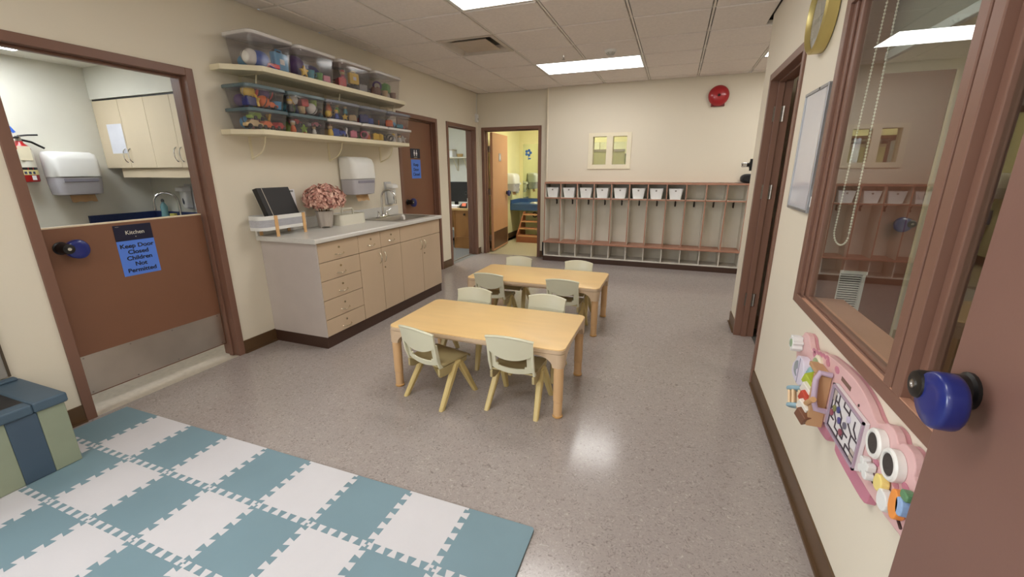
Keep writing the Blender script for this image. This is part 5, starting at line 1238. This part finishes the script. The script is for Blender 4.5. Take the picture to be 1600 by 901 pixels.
# slot
bx('slot', M('slot_brown', (120, 92, 80), .6), t, FXF-.0014, FXF+.001, 1.505, 1.585, .728, .742)
MB().lathe((FXF-.0005, 1.43, .72), (-1, 0, 0), [(.005, 0), (.004, .002)], 8).build('screw', M('screw_dark', (70, 56, 52), .4, .6), t); MB().lathe((FXF-.0005, 1.31, .65), (-1, 0, 0), [(.005, 0), (.004, .002)], 8).build('screw', M('screw_dark', (70, 56, 52), .4, .6), t)
# maze
MW, ML = M('maze_white', (226, 222, 222), .35), M('maze_line', (70, 58, 66), .5)
my0, my1, mz0, mz1 = 1.338, 1.593, .553, .712
mz = MB().prism([(my0, mz0), (my1, mz0), (my1, mz1), (my0, mz1)], YZ, .572, FXF-.001).build('maze_plate', MW, t, .002)
fr = MB()
for q in ((my0, my1, mz0, mz0+.007), (my0, my1, mz1-.007, mz1), (my0, my0+.007, mz0, mz1), (my1-.007, my1, mz0, mz1)): fr.box(.566, .5718, q[0], q[1], q[2], q[3])
fr.build('maze_frame', M('maze_mauve', (176, 156, 172), .4), mz)
ln = MB()
def seg(*P):
    for (a, c), (d, e) in zip(P, P[1:]):
        A, B_ = Vector((.5710, my1-.255*a, mz0+.159*c)), Vector((.5710, my1-.255*d, mz0+.159*e)); dd = B_-A
        ln.obox((A+B_)/2, (.002, dd.length+.003, .005), Matrix.Rotation(math.atan2(dd.z, dd.y), 3, 'X'))
seg((.06, .5), (.15, .5)); seg((.42, .8), (.42, .93)); seg((.75, .5), (.94, .5)); seg((.28, .2), (.4, .2), (.4, .07)); seg((.6, .93), (.6, .8)); seg((.25, .72), (.15, .72)); seg((.55, .35), (.42, .4)); seg((.75, .3), (.82, .2), (.94, .2)); seg((.06, .93), (.94, .93)); seg((.94, .93), (.94, .07)); seg((.06, .07), (.94, .07)); seg((.06, .07), (.06, .93))
seg((.15, .82), (.15, .5), (.28, .35), (.28, .2)); seg((.25, .93), (.25, .72), (.42, .55), (.42, .4)); seg((.42, .8), (.6, .8), (.6, .62), (.75, .5), (.75, .3)); seg((.4, .2), (.55, .2), (.55, .35), (.66, .35)); seg((.78, .8), (.78, .65), (.88, .55)); seg((.1, .3), (.2, .3)); seg((.66, .07), (.66, .2), (.82, .2))
ln.build('maze_track', ML, mz)
for a, c, cc in ((.30, .62, (70, 74, 130)), (.38, .45, (90, 84, 140)), (.55, .5, (110, 106, 120)), (.48, .28, (150, 84, 96)), (.18, .55, (130, 130, 80)), (.12, .40, (150, 96, 110)), (.62, .70, (200, 190, 214))):
    MB().lathe((.5712, my1-.255*a, mz0+.159*c), (-1, 0, 0), [(.011, 0), (.011, .004), (.008, .005)], 16).build('maze_disc', M('disc_%d' % cc[0], cc, .3), mz, smooth=40)
bx('maze_window', M('window_tan', (190, 176, 166), .4), mz, .5702, .5714, 1.555, 1.580, .66, .70); bx('maze_window', M('window_tan', (190, 176, 166), .4), mz, .5702, .5714, 1.352, 1.385, .565, .60)
# eyes
for yc, zc in ((1.258, .700), (1.166, .700)):
    e_ = MB().lathe((FXF-.001, yc, zc), (-1, 0, 0), [(.040, 0), (.041, .018), (.037, .023), (.030, .023), (.029, .019)], 32, cap1=True).build('eye', M('eye_white', (232, 230, 224), .35), t, smooth=40)
    MB().lathe((FXF-.0205, yc, zc), (-1, 0, 0), [(.0275, 0), (.0275, .002)], 28).build('eye_mirror', M('eye_black', (26, 24, 26), .08, coat=.5), e_)
# slider parts near the mouth
MB().tube([(FXF-.002, 1.285, .60), (FXF-.002, 1.25, .585), (FXF-.002, 1.235, .60), (FXF-.002, 1.21, .61), (FXF-.002, 1.195, .585), (FXF-.002, 1.16, .575), (FXF-.002, 1.13, .60), (FXF-.002, 1.09, .58)], .004, 6).build('wavy_track', M('track_brown', (70, 50, 46), .5), t, smooth=60)
for pts_, m_, nm in (([(1.30, .632), (1.283, .634), (1.277, .622), (1.268, .634), (1.25, .634), (1.248, .617), (1.258, .610), (1.248, .602), (1.25, .588), (1.27, .587), (1.278, .597), (1.286, .586), (1.30, .59), (1.302, .605), (1.29, .611), (1.302, .618)], WHITE, 'puzzle_piece'), ([(1.205, .645), (1.185, .65), (1.17, .635), (1.175, .61), (1.20, .605), (1.212, .62)], M('yellow_lacquer', (236, 214, 130), .4), 'flower_slider'), ([(1.175, .625), (1.145, .625), (1.128, .605), (1.14, .58), (1.17, .58), (1.18, .60)], WHITE, 'cloud_slider'), ([(1.125, .66), (1.105, .668), (1.085, .65), (1.085, .61), (1.105, .595), (1.125, .615)], M('orange_lacquer', (236, 150, 70), .4), 'hand_slider'), ([(1.10, .66), (1.075, .665), (1.07, .63), (1.09, .625)], M('blue_lacquer', (150, 180, 220), .4), 'star_slider'), ([(1.09, .69), (1.065, .69), (1.065, .672), (1.09, .672)], M('green_lacquer', (96, 140, 100), .4), 'leaf_slider')):
    MB().prism(smoothp(pts_), YZ, .562, FXF-.003).build(nm, m_, t, .003)
